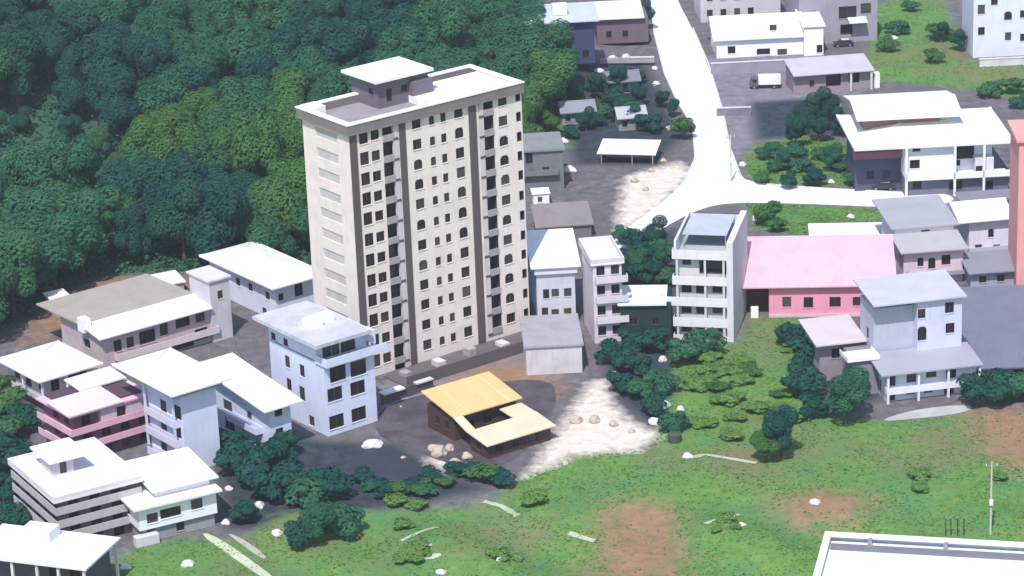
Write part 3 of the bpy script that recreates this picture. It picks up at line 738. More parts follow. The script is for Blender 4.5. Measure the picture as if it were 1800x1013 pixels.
def big_white():
    S = Site((1590, 345), 1772, 2); W = S.w; t = S.thing('white_roof_villa', 'large villa with two tiers of sweeping white roof and white balcony', 'villa')
    Wm = paint((.76, .76, .82), .18); DK = paint((.085, .085, .14), .4, 'slate_paint')
    z = lambda y, yy=0.: S.front(1650, y, yy)[1]
    zb = z(310); H = z(252)
    block(t, paint((.15, .15, .21), .4, 'slate_paint'), 0, W, 0, 12, 0, zb-.2, front=fw(S, [(1612,324,1.6,1.7),(1680,326,2.4,1.7),(1738,326,1.6,1.7)]), name='lower_wall')
    block(t, Wm, .02, W*.47, .02, 12, zb, H, front=fw(S, [(1611,257,1.4,1.3,'arch'),(1608,289,1.8,1.6)]), name='wall')
    block(t, Wm, W*.47+.01, W-2.5, 2.6, 12, zb, H, front=fw(S, [(1694,268,3.8,2.4),(1664,283,1.6,2,'door'),(1722,283,1.5,1.6)], 2.6), name='recessed_wall')
    balcony(t, Wm, .0, W+.8, -1.4, -.004, zb, 1.0, 'lfr'); 
    b = MB(); b.box(W*.47+.01, W-.1, .01, 2.58, zb-.2, zb); b.build('terrace_slab', Wm, t)
    posts(t, Wm, [(.1, -1.2), (W*.47, -1.2), (W*.75, -1.2), (W+.5, -1.2)], 0, H, .2)
    block(t, paint((.62, .61, .68), .25), W*.68, W*.86, .3, 2.5, zb, zb+2.9, front=fw(S, [(1721,299,1.2,1.4)], .3), name='bay_room')
    block(t, DK, -8.2, -.01, 4, 14, 0, H-.6, front=[(-5.5, 3, 1.4, 1.5), (-2.5, 3, 1.4, 1.5)], name='left_wing')
    b = MB(); b.box(-8.6, -.02, 2.7, 3.98, H-3.2, H-1.9); b.build('left_balcony', paint((.28, .12, .17), .3, 'maroon_paint'), t)
    rf = sheet((.80, .80, .80), .30)
    hip(t, rf, -9.2, W+.8, -1.2, 20, H+.05, H+1.6, .4)
    b = MB(); b.box(-6.0, W*.42, 8.5, 17, H+.6, H+3.2); b.build('clerestory', paint((.30, .17, .15), .3, 'brown_paint'), t)
    gable(t, rf, -7.6, W*.62, 6.0, 22, H+3.1, H+4.6, 'x')
big_white()
def top_right():
    S = Site((1710, 102), 1850, 2); W = S.w; t = S.thing('white_block', 'white block with scattered dark windows in the top right corner', 'apartment block')
    q = [(1725,17,1.5,2.0),(1772,28,1.6,1.8,'arch'),(1725,55,1.4,1.7),(1772,64,1.3,1.7),(1748,3,1.4,1.5),(1799,25,1.4,1.6),(1799,66,1.4,1.6)]
    block(t, paint((.66, .68, .80), .25), 0, W, 0, 12, 0, 14, front=fw(S, q)); slab(t, PALEC, -.4, W+.4, -.4, 12.4, 14, 14.4)
    S2 = Site((1722, 118), 1850, 2); t = S2.thing('garden_wall', 'pale retaining wall below the white block in the top right', 'wall')
    b = MB(); b.box(0, S2.w, 0, .5, 0, 1.5); b.build('wall', PALEC, t); b = MB(); b.box(-.1, S2.w+.1, -.1, .6, 1.5, 1.65); b.build('coping', PALEC, t)
    S = Site((1260, 103), 1412, 2); W = S.w; t = S.thing('white_villa', 'bright white villa with small dark windows beside the upper road', 'villa')
    Wm = paint((.80, .80, .82), .12); H = S.h(1262, 70)
    block(t, Wm, 0, W, 0, 11, 0, H, front=fw(S, [(1286,88,1.6,1.6),(1342,91,2.8,1.3),(1375,92,2.0,1.3)]))
    gable(t, sheet((.80, .80, .80), .30), -.8, W+.6, -.8, 14, H+.1, H+3.2, 'x', .25, wallm=Wm)
    d = MB(); d.box(W*.58, W*.74, 1.0, 5.0, H+.6, H+2.6); d.build('dormer', Wm, t)
    window(t, 1.4, 1.2, W*.66, .82, H+1.75, fm=Wm)
    block(t, Wm, W+.01, W+4.0, -1.5, 9, 0, H+2.2, front=[(W+3.2, 1.4, 1.2, 1.7)], name='side_wing'); 
    mono(t, sheet((.80, .80, .80), .30), W-.4, W+4.4, -1.9, 9.4, H+2.4, H+3.2, name='side_roof')
    S = Site((1405, 80), 1542, 6); W = S.w; t = S.thing('grey_block', 'grey purple block with dark shopfront openings behind the white villa', 'apartment block')
    q = [(1490,22,3.8,2.6),(1522,15,2.2,2.2),(1430,25,1.3,1.5),(1488,52,2.6,2.2,'bay',1.5)]
    block(t, paint((.31, .29, .35), .4, 'grey_paint'), 0, W, 0, 12, 0, 13, front=fw(S, q)); slab(t, CONC, -.4, W+.4, -.4, 12.4, 13, 13.4)
    u, zz = S.front(1505, 34)
    mono(t, sheet((.72, .72, .80), .2), u-1.9, u+2.0, -2.2, -.004, zz-.2, zz+.5, .12, 'awning')
    S = Site((1232, 40), 1372, 4); W = S.w; t = S.thing('pale_terrace', 'pale grey stepped house at the top edge behind the white villa', 'house')
    block(t, paint((.52, .50, .55), .35), 0, W, 0, 10, 0, 9, front=[(u, z, 1.3, 1.5) for u in (2, 5, 8, 11) for z in (2, 5.4)]); slab(t, PALEC, -.4, W+.4, -.4, 10.4, 9, 9.3)
    S = Site((1395, 165), 1532, 7); W = S.w; t = S.thing('maroon_house', 'low house with a long grey roof over dark maroon doorways', 'house')
    z = lambda y: S.front(1470, y)[1]; H = z(126)
    block(t, paint((.30, .24, .27), .4, 'brown_paint'), 0, W, 0, 7, 0, H, front=fw(S, [(1465,141,3.0,2.4,'bay',1.2),(1501,136,2.2,2.2,'bay',1.2),(1427,147,.9,1.4)]), dark=paint((.11, .030, .045), .3, 'maroon_paint'))
    mono(t, sheet((.50, .48, .53), .35, 'grey_sheet'), -.3, W+.3, -1.4, 7.6, H+.15, H+1.2)
    posts(t, PALEC, [(W-.3, -1.0), (W*.72, -1.0)], 0, H, .2)
    b = MB(); b.box(W+.5, W+1.6, -.4, 1.0, 0, 3.0); b.build('gate_pier', WHITE, t)
top_right()
def top_centre():
    S = Site((955, 116), 1046, 3); W = S.w; t = S.thing('navy_house', 'navy blue walled house with pale roof at the top centre', 'house')
    H = S.h(958, 40)
    block(t, paint((.050, .055, .13), .35, 'navy_paint'), 0, W, 0, 10, 0, H, front=fw(S, [(975,70,1.3,1.5),(1005,66,1.3,1.5),(1030,95,1.3,1.5)]))
    mono(t, sheet((.52, .56, .70), .3, 'blue_sheet'), -3.5, W+1.0, -1.2, 11, H+.2, H+1.0)
    b = MB(); b.box(2.5, 5.5, 3, 5.5, H+.6, H+2.6); b.build('roof_tank', WHITE, t)
    S = Site((1050, 78), 1140, 2); W = S.w; t = S.thing('maroon_wall_house', 'brown walled house with white lavender roof by the upper road', 'house')
    H = S.h(1052, 34)
    block(t, paint((.16, .115, .14), .4, 'maroon_paint'), 0, W, 0, 9, 0, H, front=[(2.5, 2, 1.2, 1.4), (6, 2, 1.2, 1.4)])
    mono(t, sheet((.70, .70, .78), .2), -.8, W-.8, -.9, 9.6, H+.2, H+1.4)
    S = Site((1055, 112), 1150, -4); t = S.thing('stone_terrace', 'pale stone terrace wall in front of the brown walled house', 'wall')
    b = MB(); b.box(0, S.w, 0, .6, 0, 1.0); b.build('wall', paint((.36, .33, .37), .4), t); b = MB(); b.box(S.w*.55, S.w, -.1, .7, 1.0, 1.2); b.build('coping', PALEC, t)
top_centre()
def bottom_right():
    z = 8.0; S = Site((1400, 1040), 1900, -13, z); S.O.z = 0
    # back edge of the roof is the visible one
    L0 = S.L(atz(1452, 938, z)); t = S.thing('warehouse', 'large flat white roof of a warehouse in the bottom right corner', 'warehouse')
    W = S.w; D = L0[1]; x0 = L0[0]
    Wm = paint((.72, .76, .80), .15)
    block(t, Wm, x0, W+x0, -6, D, 0, z, left=[(u, 4, 1.5, 1.5) for u in (0, 6, 12)], cap=False)
    slab(t, sheet((.72, .79, .82), .10, 'white_sheet'), x0+.5, W+x0-.5, -5.5, D-.5, z-1.0, z-.75)
    parapet(t, Wm, x0-.15, W+x0, -6, D+.15, z-.1, z+.25, .9)
    b = MB(); b.box(x0+.9, W+x0-1, D-3.2, D-2.0, z-.75, z-.35); b.build('gutter', paint((.17, .17, .20), .4, 'grey_paint'), t)
    for u in (5.5, 15):
        b = MB(); b.box(x0+u, x0+u+.5, D-2.2, D-1.0, z-.7, z+.2); b.build('roof_vent', METAL, t)
    b = MB(); b.tube((x0+1.2, D-14, z-.6), (x0+7, D-13, z-.6), .16, .16, 8); b.build('roof_pipe', METAL, t)
bottom_right()

# ================================================================== ground, roads, yards
def wpoly(pp): return np.array([(lambda q: (q.x, q.y))(at(*p)) for p in pp])
def sdist(X, Y, P):
    """signed distance to polygon P, positive inside"""
    ins = np.zeros(X.shape, bool); dm = np.full(X.shape, 1e9)
    n = len(P)
    for i in range(n):
        ax, ay = P[i]; bx, by = P[(i+1) % n]
        if ay != by:
            c = ((ay > Y) != (by > Y)) & (X < (bx-ax)*(Y-ay)/(by-ay)+ax); ins ^= c
        ex, ey = bx-ax, by-ay; L = ex*ex+ey*ey+1e-9
        t = np.clip(((X-ax)*ex+(Y-ay)*ey)/L, 0, 1)
        dm = np.minimum(dm, np.hypot(X-ax-t*ex, Y-ay-t*ey))
    return np.where(ins, dm, -dm)
GRASS = [wpoly(p) for p in (
 [(-200,1200),(-60,1060),(190,1000),(240,960),(330,945),(420,955),(500,900),(640,900),(860,885),(925,835),(1010,800),(1140,790),(1180,700),(1190,620),(1300,602),(1312,560),(1400,556),(1510,590),(1430,660),(1450,730),(1560,742),(1700,728),(1900,722),(2000,1200)],
 [(1330,328),(1300,285),(1330,255),(1420,240),(1500,250),(1530,330)],
 [(1305,356),(1440,362),(1570,368),(1580,415),(1420,420),(1330,400)],
 [(1530,20),(1640,-40),(1700,105),(1900,120),(1900,220),(1740,160),(1520,140)],
 [(910,250),(905,150),(960,120),(1010,190),(1000,260)],
 [(1300,600),(1305,548),(1352,545),(1352,600)])]
FOREST = wpoly([(-260,520),(-300,-160),(900,-160),(915,60),(985,120),(990,215),(912,300),(560,470),(400,500),(350,480),(170,490),(60,560),(-60,620)])
DIRT = [wpoly(p) for p in ([(1055,895),(1120,875),(1195,900),(1190,1010),(1110,1030),(1060,1000)], [(1365,885),(1440,862),(1530,880),(1500,920),(1400,925)],
 [(60,560),(170,495),(330,488),(350,520),(160,560),(60,600)], [(-40,300),(60,265),(180,300),(170,335),(20,340)], [(1680,720),(1900,720),(1900,800),(1780,830)],
 [(770,680),(830,640),(960,640),(980,690),(780,720)])]
SAND = [wpoly(p) for p in ([(925,838),(985,752),(1012,712),(1040,672),(1062,668),(1080,715),(1100,735),(1160,765),(1120,792),(1010,800)], [(1085,385),(1100,310),(1195,285),(1215,305),(1160,365),(1090,410)], [(750,810),(790,785),(830,800),(800,832)])]
DARKG = [wpoly(p) for p in ([(385,770),(450,745),(560,775),(700,780),(800,840),(860,860),(640,900),(480,930),(400,930),(385,850)], [(1060,610),(1190,600),(1200,700),(1190,770),(1130,740),(1070,690)],
 [(1395,580),(1500,570),(1560,600),(1545,700),(1440,745),(1395,700)], [(960,110),(1130,100),(1200,240),(1150,290),(1010,290),(985,200)], [(1320,180),(1480,170),(1500,235),(1330,245)], [(-200,680),(50,680),(40,960),(-200,960)], [(1085,430),(1190,400),(1190,600),(1085,600)], [(1690,500),(1900,480),(1900,700),(1720,690)])]
LAV = [wpoly(p) for p in ([(1235,100),(1420,95),(1540,140),(1500,170),(1320,185),(1330,250),(1290,280),(1250,170)], [(1570,345),(1800,330),(1800,520),(1570,510)], [(640,690),(760,650),(930,590),(1000,640),(940,680),(780,690),(680,740)])]
ROAD = [(1136,-60),(1146,20),(1150,60),(1168,130),(1192,182),(1220,225),(1223,280),(1200,325),(1150,368),(1085,412),(1030,455),(1020,500),(1060,520),(1078,455),(1110,440),(1170,398),(1238,364),(1300,356),(1450,360),(1570,366),(1680,358),(1670,340),(1590,338),(1450,331),(1330,322),(1303,315),(1283,262),(1268,190),(1244,112),(1217,50),(1190,0),(1172,-60)]
def ground():
    def axis(lo, hi, st, far):
        a = list(np.arange(lo, hi+st, st)); s = st; p = a[-1]
        while p < far: s *= 1.5; p += s; a.append(p)
        s = st; p = a[0]
        while p > -far: s *= 1.5; p -= s; a.insert(0, p)
        return np.array(a)
    xs = axis(-115, 115, .9, 4000); ys = axis(-150, 215, .9, 4000)
    X, Y = np.meshgrid(xs, ys); Z = height(X, Y)
    nx, ny = len(xs), len(ys)
    g = np.full(X.shape, -1e3)
    for p in GRASS: g = np.maximum(g, sdist(X, Y, p))
    outer = (np.abs(X) > 112) | (Y > 200) | (Y < -140)
    fo = sdist(X, Y, FOREST); d = np.full(X.shape, -1e3); sa = d.copy()
    for p in DIRT: d = np.maximum(d, sdist(X, Y, p))
    for p in SAND: sa = np.maximum(sa, sdist(X, Y, p))
    dk = np.full(X.shape, -1e3); lv = dk.copy()
    for p in DARKG: dk = np.maximum(dk, sdist(X, Y, p))
    for p in LAV: lv = np.maximum(lv, sdist(X, Y, p))
    e = lambda q, s=4.: np.clip(.5+q/s, 0, 1)
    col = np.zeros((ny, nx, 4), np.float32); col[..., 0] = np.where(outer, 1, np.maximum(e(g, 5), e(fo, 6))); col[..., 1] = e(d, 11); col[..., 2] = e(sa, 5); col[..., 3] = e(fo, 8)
    co = np.stack([X, Y, Z], -1).reshape(-1, 3)
    idx = np.arange(nx*ny).reshape(ny, nx)
    f = np.stack([idx[:-1, :-1], idx[:-1, 1:], idx[1:, 1:], idx[1:, :-1]], -1).reshape(-1, 4)
    me = bpy.data.meshes.new('ground'); me.vertices.add(len(co)); me.vertices.foreach_set('co', co.ravel())
    me.loops.add(f.size); me.loops.foreach_set('vertex_index', f.ravel()); me.polygons.add(len(f)); me.polygons.foreach_set('loop_start', np.arange(0, f.size, 4))
    me.polygons.foreach_set('use_smooth', np.ones(len(f), bool))
    at_ = me.attributes.new('kind_mask', 'FLOAT_COLOR', 'POINT'); at_.data.foreach_set('color', col.ravel())
    col2 = np.zeros((ny, nx, 4), np.float32); col2[..., 0] = e(dk, 5); col2[..., 1] = e(lv, 6)
    at2 = me.attributes.new('kind_mask_two', 'FLOAT_COLOR', 'POINT'); at2.data.foreach_set('color', col2.ravel())
    me.update(calc_edges=True)
    m, nt, b = mat('ground_soil', .95, .1)
    a = nt.nodes.new('ShaderNodeAttribute'); a.attribute_name = 'kind_mask'; s = nt.nodes.new('ShaderNodeSeparateColor'); nt.links.new(a.outputs['Color'], s.inputs[0])
    v = coords(nt)
    n1 = noi(nt, v, .09, 5, .65); n2 = noi(nt, v, .5, 6, .7); n3 = noi(nt, v, 2.2, 5, .7)
    def thr(src, nz, amp=.9):
        q = nt.nodes.new('ShaderNodeMath'); q.operation = 'MULTIPLY_ADD'; nt.links.new(nz, q.inputs[0]); q.inputs[1].default_value = amp; q.inputs[2].default_value = -amp/2
        r = nt.nodes.new('ShaderNodeMath'); r.operation = 'ADD'; nt.links.new(q.outputs[0], r.inputs[0]); nt.links.new(src, r.inputs[1]); return ramp(nt, r.outputs[0], .2, .8)
    pav = mixc(nt, ramp(nt, n2, .35, .7), (.085, .080, .092), (.20, .185, .20)); pav = mixc(nt, ramp(nt, n1, .45, .65), pav, (.115, .105, .115)); pav = mixc(nt, ramp(nt, n3, .55, .75), pav, (.25, .235, .24))
    gr = mixc(nt, ramp(nt, n2, .35, .68), (.085, .195, .045), (.150, .260, .070)); gr = mixc(nt, ramp(nt, n1, .45, .62), gr, (.085, .205, .075)); gr = mixc(nt, ramp(nt, n3, .6, .85), gr, (.18, .20, .09)); n0 = noi(nt, v, .035, 4, .6); gr = mixc(nt, ramp(nt, n0, .5, .66), gr, (.165, .165, .085))
    a2 = nt.nodes.new('ShaderNodeAttribute'); a2.attribute_name = 'kind_mask_two'; s2 = nt.nodes.new('ShaderNodeSeparateColor'); nt.links.new(a2.outputs['Color'], s2.inputs[0])
    pav = mixc(nt, thr(s2.outputs[1], n2), pav, mixc(nt, ramp(nt, n2, .35, .7), (.15, .14, .18), (.25, .235, .275)))
    pav = mixc(nt, thr(s2.outputs[0], n2), pav, mixc(nt, ramp(nt, n2, .35, .75), (.022, .032, .045), (.065, .075, .092)))
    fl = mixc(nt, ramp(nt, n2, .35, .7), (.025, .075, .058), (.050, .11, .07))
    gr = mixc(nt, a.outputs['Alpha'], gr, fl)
    di = mixc(nt, ramp(nt, n2, .3, .7), (.225, .130, .078), (.31, .195, .125))
    sn = mixc(nt, ramp(nt, n2, .3, .7), (.52, .44, .37), (.74, .68, .62))
    c = mixc(nt, thr(s.outputs[0], n2), pav, gr); c = mixc(nt, thr(s.outputs[1], n2, 1.2), c, di); c = mixc(nt, thr(s.outputs[2], n2), c, sn)
    nt.links.new(c, b.inputs['Base Color'])
    bp = nt.nodes.new('ShaderNodeBump'); bp.inputs['Strength'].default_value = .7; bp.inputs['Distance'].default_value = .5; nt.links.new(n2, bp.inputs['Height']); nt.links.new(bp.outputs[0], b.inputs['Normal'])
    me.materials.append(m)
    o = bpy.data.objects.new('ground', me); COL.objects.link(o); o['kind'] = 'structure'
ground()
def smooth_poly(P, it=2):
    P = [Vector((p[0], p[1])) for p in P]
    for _ in range(it):
        Q = []
        for i in range(len(P)): a, b = P[i], P[(i+1) % len(P)]; Q += [a*.75+b*.25, a*.25+b*.75]
        P = Q
    return P
def flat_sheet(name, pts, m, lift=.03, th=.0, it=2):
    from mathutils.geometry import tessellate_polygon
    P = smooth_poly(wpoly(pts), it)
    V = [Vector((p.x, p.y, float(height(p.x, p.y))+lift)) for p in P]
    tr = tessellate_polygon([[Vector((p.x, p.y, 0)) for p in P]])
    mb = MB(); mb.v = [tuple(v) for v in V]; mb.f = [tuple(t) for t in tr]; mb.m = [0]*len(tr)
    o = mb.build(name, m); o['kind'] = 'structure'
    bpy.context.view_layer.objects.active = o
    for p in o.data.polygons:
        pass
    return o
def concrete(name, c1, c2):
    m, nt, b = mat(name, .8, .2); v = coords(nt)
    nt.links.new(mixc(nt, ramp(nt, noi(nt, v, .22, 6, .7), .4, .72), c1, c2), b.inputs['Base Color']); return m
road_m = concrete('road_concrete', (.68, .70, .74), (.56, .57, .62))
flat_sheet('road', ROAD, road_m, .05)
def kerb(pts, label):
    mb = MB(); P = [at(*p) for p in pts]
    for a, b in zip(P, P[1:]):
        d = (b-a); d.z = 0; d.normalize(); n = Vector((-d.y, d.x, 0))*.15
        lo = [a-n, b-n, b+n, a+n]; mb.hexa([(p.x, p.y, -.1) for p in lo], [(p.x, p.y, .17) for p in lo])
    tag(mb.build('kerb', PALEC), label, 'kerb', 'road kerbs')
kerb([(1146,20),(1150,60),(1168,130),(1192,182),(1218,223),(1222,280),(1200,323)], 'pale kerb along the left side of the steep upper road')
kerb([(1303,313),(1284,262),(1269,190),(1245,112),(1218,50)], 'pale kerb along the right side of the steep upper road')
kerb([(1306,316),(1330,323),(1450,332),(1588,339)], 'pale kerb along the far side of the level side road')
flat_sheet('yard', [(655,730),(700,705),(760,690),(960,660),(985,700),(940,780),(880,825),(800,820),(720,790),(665,770)], concrete('yard_concrete', (.060, .052, .066), (.125, .108, .120)), .03)
flat_sheet('lane', [(1540,742),(1600,722),(1680,712),(1715,716),(1690,728),(1600,738)], concrete('lane_concrete', (.45, .45, .44), (.3, .31, .29)), .06)
flat_sheet('footpath', [(352,940),(368,938),(420,970),(490,1020),(470,1022),(400,975)], concrete('path_concrete', (.52, .56, .40), (.36, .42, .26)), .07, it=1)
flat_sheet('footpath', [(398,940),(412,940),(470,978),(462,986)], concrete('path_stone', (.42, .38, .33), (.32, .3, .25)), .07, it=1)

# ================================================================== vegetation
def unit(n): a = rng.normal(size=(n, 3)); return a/np.linalg.norm(a, axis=1, keepdims=True)
def leaf_quads(P, Nn, size):
    """small bent leaf-clump faces: P centres, Nn facing directions"""
    n = len(P); r = unit(n); u = np.cross(Nn, r); u /= np.linalg.norm(u, axis=1, keepdims=True)+1e-9; v = np.cross(Nn, u)
    s = size*rng.uniform(.6, 1.35, (n, 1)); u = u*s; v = v*s*.62
    return np.stack([P-u, P-v*.9+Nn*s*.12, P+u, P+v*.9+Nn*s*.12], 1).reshape(-1, 3)
def mesh_quads(name, V, m, nq=None):
    me = bpy.data.meshes.new(name); n = len(V)//4
    me.vertices.add(len(V)); me.vertices.foreach_set('co', np.asarray(V, np.float32).ravel())
    me.loops.add(4*n); me.loops.foreach_set('vertex_index', np.arange(4*n)); me.polygons.add(n); me.polygons.foreach_set('loop_start', np.arange(0, 4*n, 4))
    me.update(calc_edges=True); me.materials.append(m); return me
def crown_mesh(kind, r=4., h0=3., h1=10., lobes=9, leaves=1500, size=.42):
    cz = (h0+h1)/2; H = (h1-h0)/2; V = []
    C = [(np.array([0, 0, cz]), .62)]
    for i in range(lobes):
        t = 2*math.pi*(i*.381966)+random.uniform(-.5, .5); zz = random.uniform(-.6, .85); rr = math.sqrt(max(.05, 1-zz*zz*.8))*random.uniform(.45, .72)
        C.append((np.array([math.cos(t)*rr*r, math.sin(t)*rr*r, cz+zz*H*.8]), random.uniform(.28, .48)))
    tot = sum(c[1]**2 for c in C)
    for c, s in C:
        n = int(leaves*s*s/tot); d = unit(n); d[:, 2] = d[:, 2]*.8+.15
        rad = rng.uniform(.82, 1.06, (n, 1)); P = c+d*rad*np.array([s*r, s*r, s*H*1.1])
        nn = d+rng.normal(size=(n, 3))*.15; nn[:, 2] += .45; nn /= np.linalg.norm(nn, axis=1, keepdims=True)
        V.append(leaf_quads(P, nn, size))
    return mesh_quads('crown', np.concatenate(V), LEAF[kind])
def trunk_mesh(h=6., r=.28):
    mb = MB(); p = Vector((0, 0, -1.0)); q = Vector((random.uniform(-.3, .3), random.uniform(-.3, .3), h*.55)); mb.tube(p, q, r*1.2, r*.75, 8)
    for i in range(5):
        t = 2*math.pi*i/5+random.uniform(-.4, .4); e = q+Vector((math.cos(t)*1.7, math.sin(t)*1.7, random.uniform(1.4, 3.2))); mb.tube(q-Vector((0, 0, .1)), e, r*.6, r*.2, 6)
    me = mb.build('trunk', BARK); d = me.data; bpy.data.objects.remove(me); return d
TREES = {k: [(crown_mesh(k, random.uniform(4.0, 4.9), .7, random.uniform(8.2, 10.5), random.randint(7, 11), 7500, .23), trunk_mesh()) for _ in range(n)] for k, n in (('teal', 5), ('green', 3), ('dark', 3))}
def tree(x, y, sc, kind, label, group=None, sz=1.):
    cm, tm = random.choice(TREES[kind])
    t = thing('broadleaf_tree', label, 'tree', (x, y, float(height(x, y))), random.uniform(0, 6.28), group)
    for n, me in (('crown', cm), ('trunk', tm)):
        o = bpy.data.objects.new(n, me); COL.objects.link(o); o.parent = t
    t.scale = (sc*random.uniform(.9, 1.1), sc*random.uniform(.9, 1.1), sc*sz); return t
def treepx(px, py, sc, kind, label, group=None, sz=1.): p = at(px, py); return tree(p.x, p.y, sc, kind, label, group, sz)
# the forest, Poisson-scattered
def forest():
    P = []; lo, hi = FOREST.min(0), FOREST.max(0); tries = 0
    lo[0] = max(lo[0], -130); hi[1] = min(hi[1], 330)
    while tries < 30000 and len(P) < 290:
        tries += 1; x, y = random.uniform(lo[0], hi[0]), random.uniform(lo[1], hi[1])
        if sdist(np.array([x]), np.array([y]), FOREST)[0] < 1.5: continue
        z = float(height(x, y)); q = pix((x, y, z+5))
        if not (-50 < q[0] < 1000 and -90 < q[1] < 620): continue
        if any((x-a)**2+(y-b)**2 < 5.9**2 for a, b in P): continue
        P.append((x, y))
    for x, y in P:
        if sdist(np.array([x]), np.array([y]), DIRT[3])[0] > 0: continue
        nz = noise.noise((x*.03, y*.03, 4.2)); q = pix((x, y, float(height(x, y))+6))
        inz = lambda l: any(((q[0]-a)/c)**2+((q[1]-b)/d)**2 < 1+nz for a, b, c, d in l)
        k = 'green' if inz(((300,235,90,50),(500,290,75,130),(960,210,60,60))) else ('dark' if inz(((170,140,140,60),(340,410,120,90),(650,70,120,50),(60,40,80,60),(400,160,60,40))) else 'teal')
        big = .55 if sdist(np.array([x]), np.array([y]), DIRT[3])[0] > -8 else 1.
        tree(x, y, big*random.uniform(.9, 1.55), k, 'dark green broadleaf tree in the dense forest behind and left of the tall tower', 'trees of the dense forest', random.uniform(.9, 1.2))
    return len(P)
print('forest trees', forest())
def cover(name, poly_list, n, size, m, zoff=.15, excl=(), label=None):
    V = []
    for P, k in poly_list:
        lo, hi = P.min(0), P.max(0); lo = np.maximum(lo, (-118, -150)); hi = np.minimum(hi, (118, 330))
        X = rng.uniform(lo[0], hi[0], k); Y = rng.uniform(lo[1], hi[1], k); ok = sdist(X, Y, P) > .4
        for e in excl: ok &= (sdist(X, Y, e) < .5) | (rng.random(k) < .12)
        dens = np.sin(X*.5+np.sin(Y*.4)*2)+np.sin(Y*.37+1.3*np.sin(X*.21)); ok &= (dens > -0.5) | (rng.random(k) < .3)
        X, Y = X[ok], Y[ok]; dens = dens[ok]
        Z = height(X, Y)+zoff*rng.uniform(.3, 1.6, len(X))*(1+.5*np.clip(dens, 0, 2))
        nn = rng.normal(size=(len(X), 3))*.38; nn[:, 2] += 1; nn /= np.linalg.norm(nn, axis=1, keepdims=True)
        V.append(leaf_quads(np.stack([X, Y, Z], 1), nn, size))
    me = mesh_quads(name, np.concatenate(V), m); o = bpy.data.objects.new(name, me); COL.objects.link(o); o['kind'] = 'stuff'; tag(o, label, 'ground cover'); return o
cover('undergrowth', [(FOREST, 120000)], 0, .42, LEAF['teal'], 1.0, label='dark undergrowth covering the forest floor between the trees')
cover('grass', [(GRASS[0], 70000), (GRASS[1], 6000), (GRASS[2], 9000), (GRASS[3], 12000), (GRASS[4], 5000)], 0, .24, LEAF['lime'], .035, DIRT[:2]+[DIRT[4]], label='rough green grass and weeds on the open slope and verges')
cover('weeds', [(GRASS[0], 12000), (GRASS[1], 3000), (GRASS[3], 2500)], 0, .24, LEAF['lime'], .07, DIRT[:2], label='darker leafy weeds scattered over the grassy slope')
# shrubs: one mesh each (leaf clumps on short stems)
SHM = {}
for k in ('teal', 'green', 'lime', 'dark'):
    SHM[k] = []
    for _ in range(2):
        SHM[k].append((crown_mesh(k, 1.6, .1, 2.3, 7, 1300, .18), None))
def shrub(px, py, s, kind, label, group=None, sz=1.):
    p = at(px, py); me = random.choice(SHM[kind])[0]; o = bpy.data.objects.new('shrub', me); COL.objects.link(o)
    o.location = (p.x, p.y, p.z-.1); o.rotation_euler = (0, 0, random.uniform(0, 6.28)); o.scale = (s, s, s*sz); tag(o, label, 'shrub', group)
treepx(1127, 52, .72, 'dark', 'dark rounded tree at the top of the road beside the brown walled house')
treepx(1165, 190, .42, 'dark', 'small dark tree on the left verge of the upper road'); treepx(1184, 205, .36, 'dark', 'smallest dark tree on the left verge just above the olive bush')
shrub(1200, 246, 1.6, 'green', 'olive clipped bush at the left road edge above the bend', sz=1.4)
treepx(1152, 440, .62, 'dark', 'dark tree leaning over the bend of the road left of the grey building')
treepx(1120, 480, .5, 'teal', 'mid green tree below the road bend left of the grey building'); treepx(1150, 500, .48, 'dark', 'dark tree just above the pale flat roof of the dark building'); treepx(1172, 478, .5, 'teal', 'narrow tree against the left wall of the grey balcony building')
for i, (x, y, s, k) in enumerate([(1400,260,.62,'dark'),(1440,250,.6,'dark'),(1462,300,.5,'teal'),(1375,300,.45,'teal')]):
    treepx(x, y, s, k, ('dark teal tree left of the villa', 'dark teal tree closest to the left wing of the villa', 'low green tree in the garden below the villa', 'low green tree beside the road junction garden')[i])
for i, (x, y, s, k) in enumerate([(1340,322,1.1,'green'),(1385,330,1.3,'dark'),(1430,328,1.5,'dark'),(1500,325,1.4,'teal'),(1345,280,1.2,'teal')]):
    shrub(x, y, s, k, 'green bush in the garden above the level side road', 'bushes of the road garden')
shrub(1350, 395, 1.7, 'green', 'green bush behind the grey balcony building', sz=1.2); shrub(1365, 408, 1.2, 'green', 'smaller green bush near the round dark tank behind the pink bungalow')
treepx(1488, 742, .78, 'teal', 'round teal tree left of the lavender house')
treepx(1345, 812, .55, 'green', 'tall bright green tree on the open slope'); treepx(1372, 805, .6, 'dark', 'dark slender tree on the open slope', sz=1.5)
treepx(560, 955, .62, 'teal', 'isolated teal tree at the lower edge of the village'); shrub(600, 945, 2.0, 'teal', 'teal bush right of the isolated tree at the lower village edge', sz=1.3); shrub(530, 960, 1.7, 'dark', 'dark bush left of the isolated tree at the lower village edge')
for i, x in enumerate((1718, 1745, 1772, 1800)): shrub(x, 715-4*i, 2.0, 'dark' if i < 2 else 'teal', 'dark hedge bush beside the lavender house at the right edge', 'hedge bushes', 1.1)
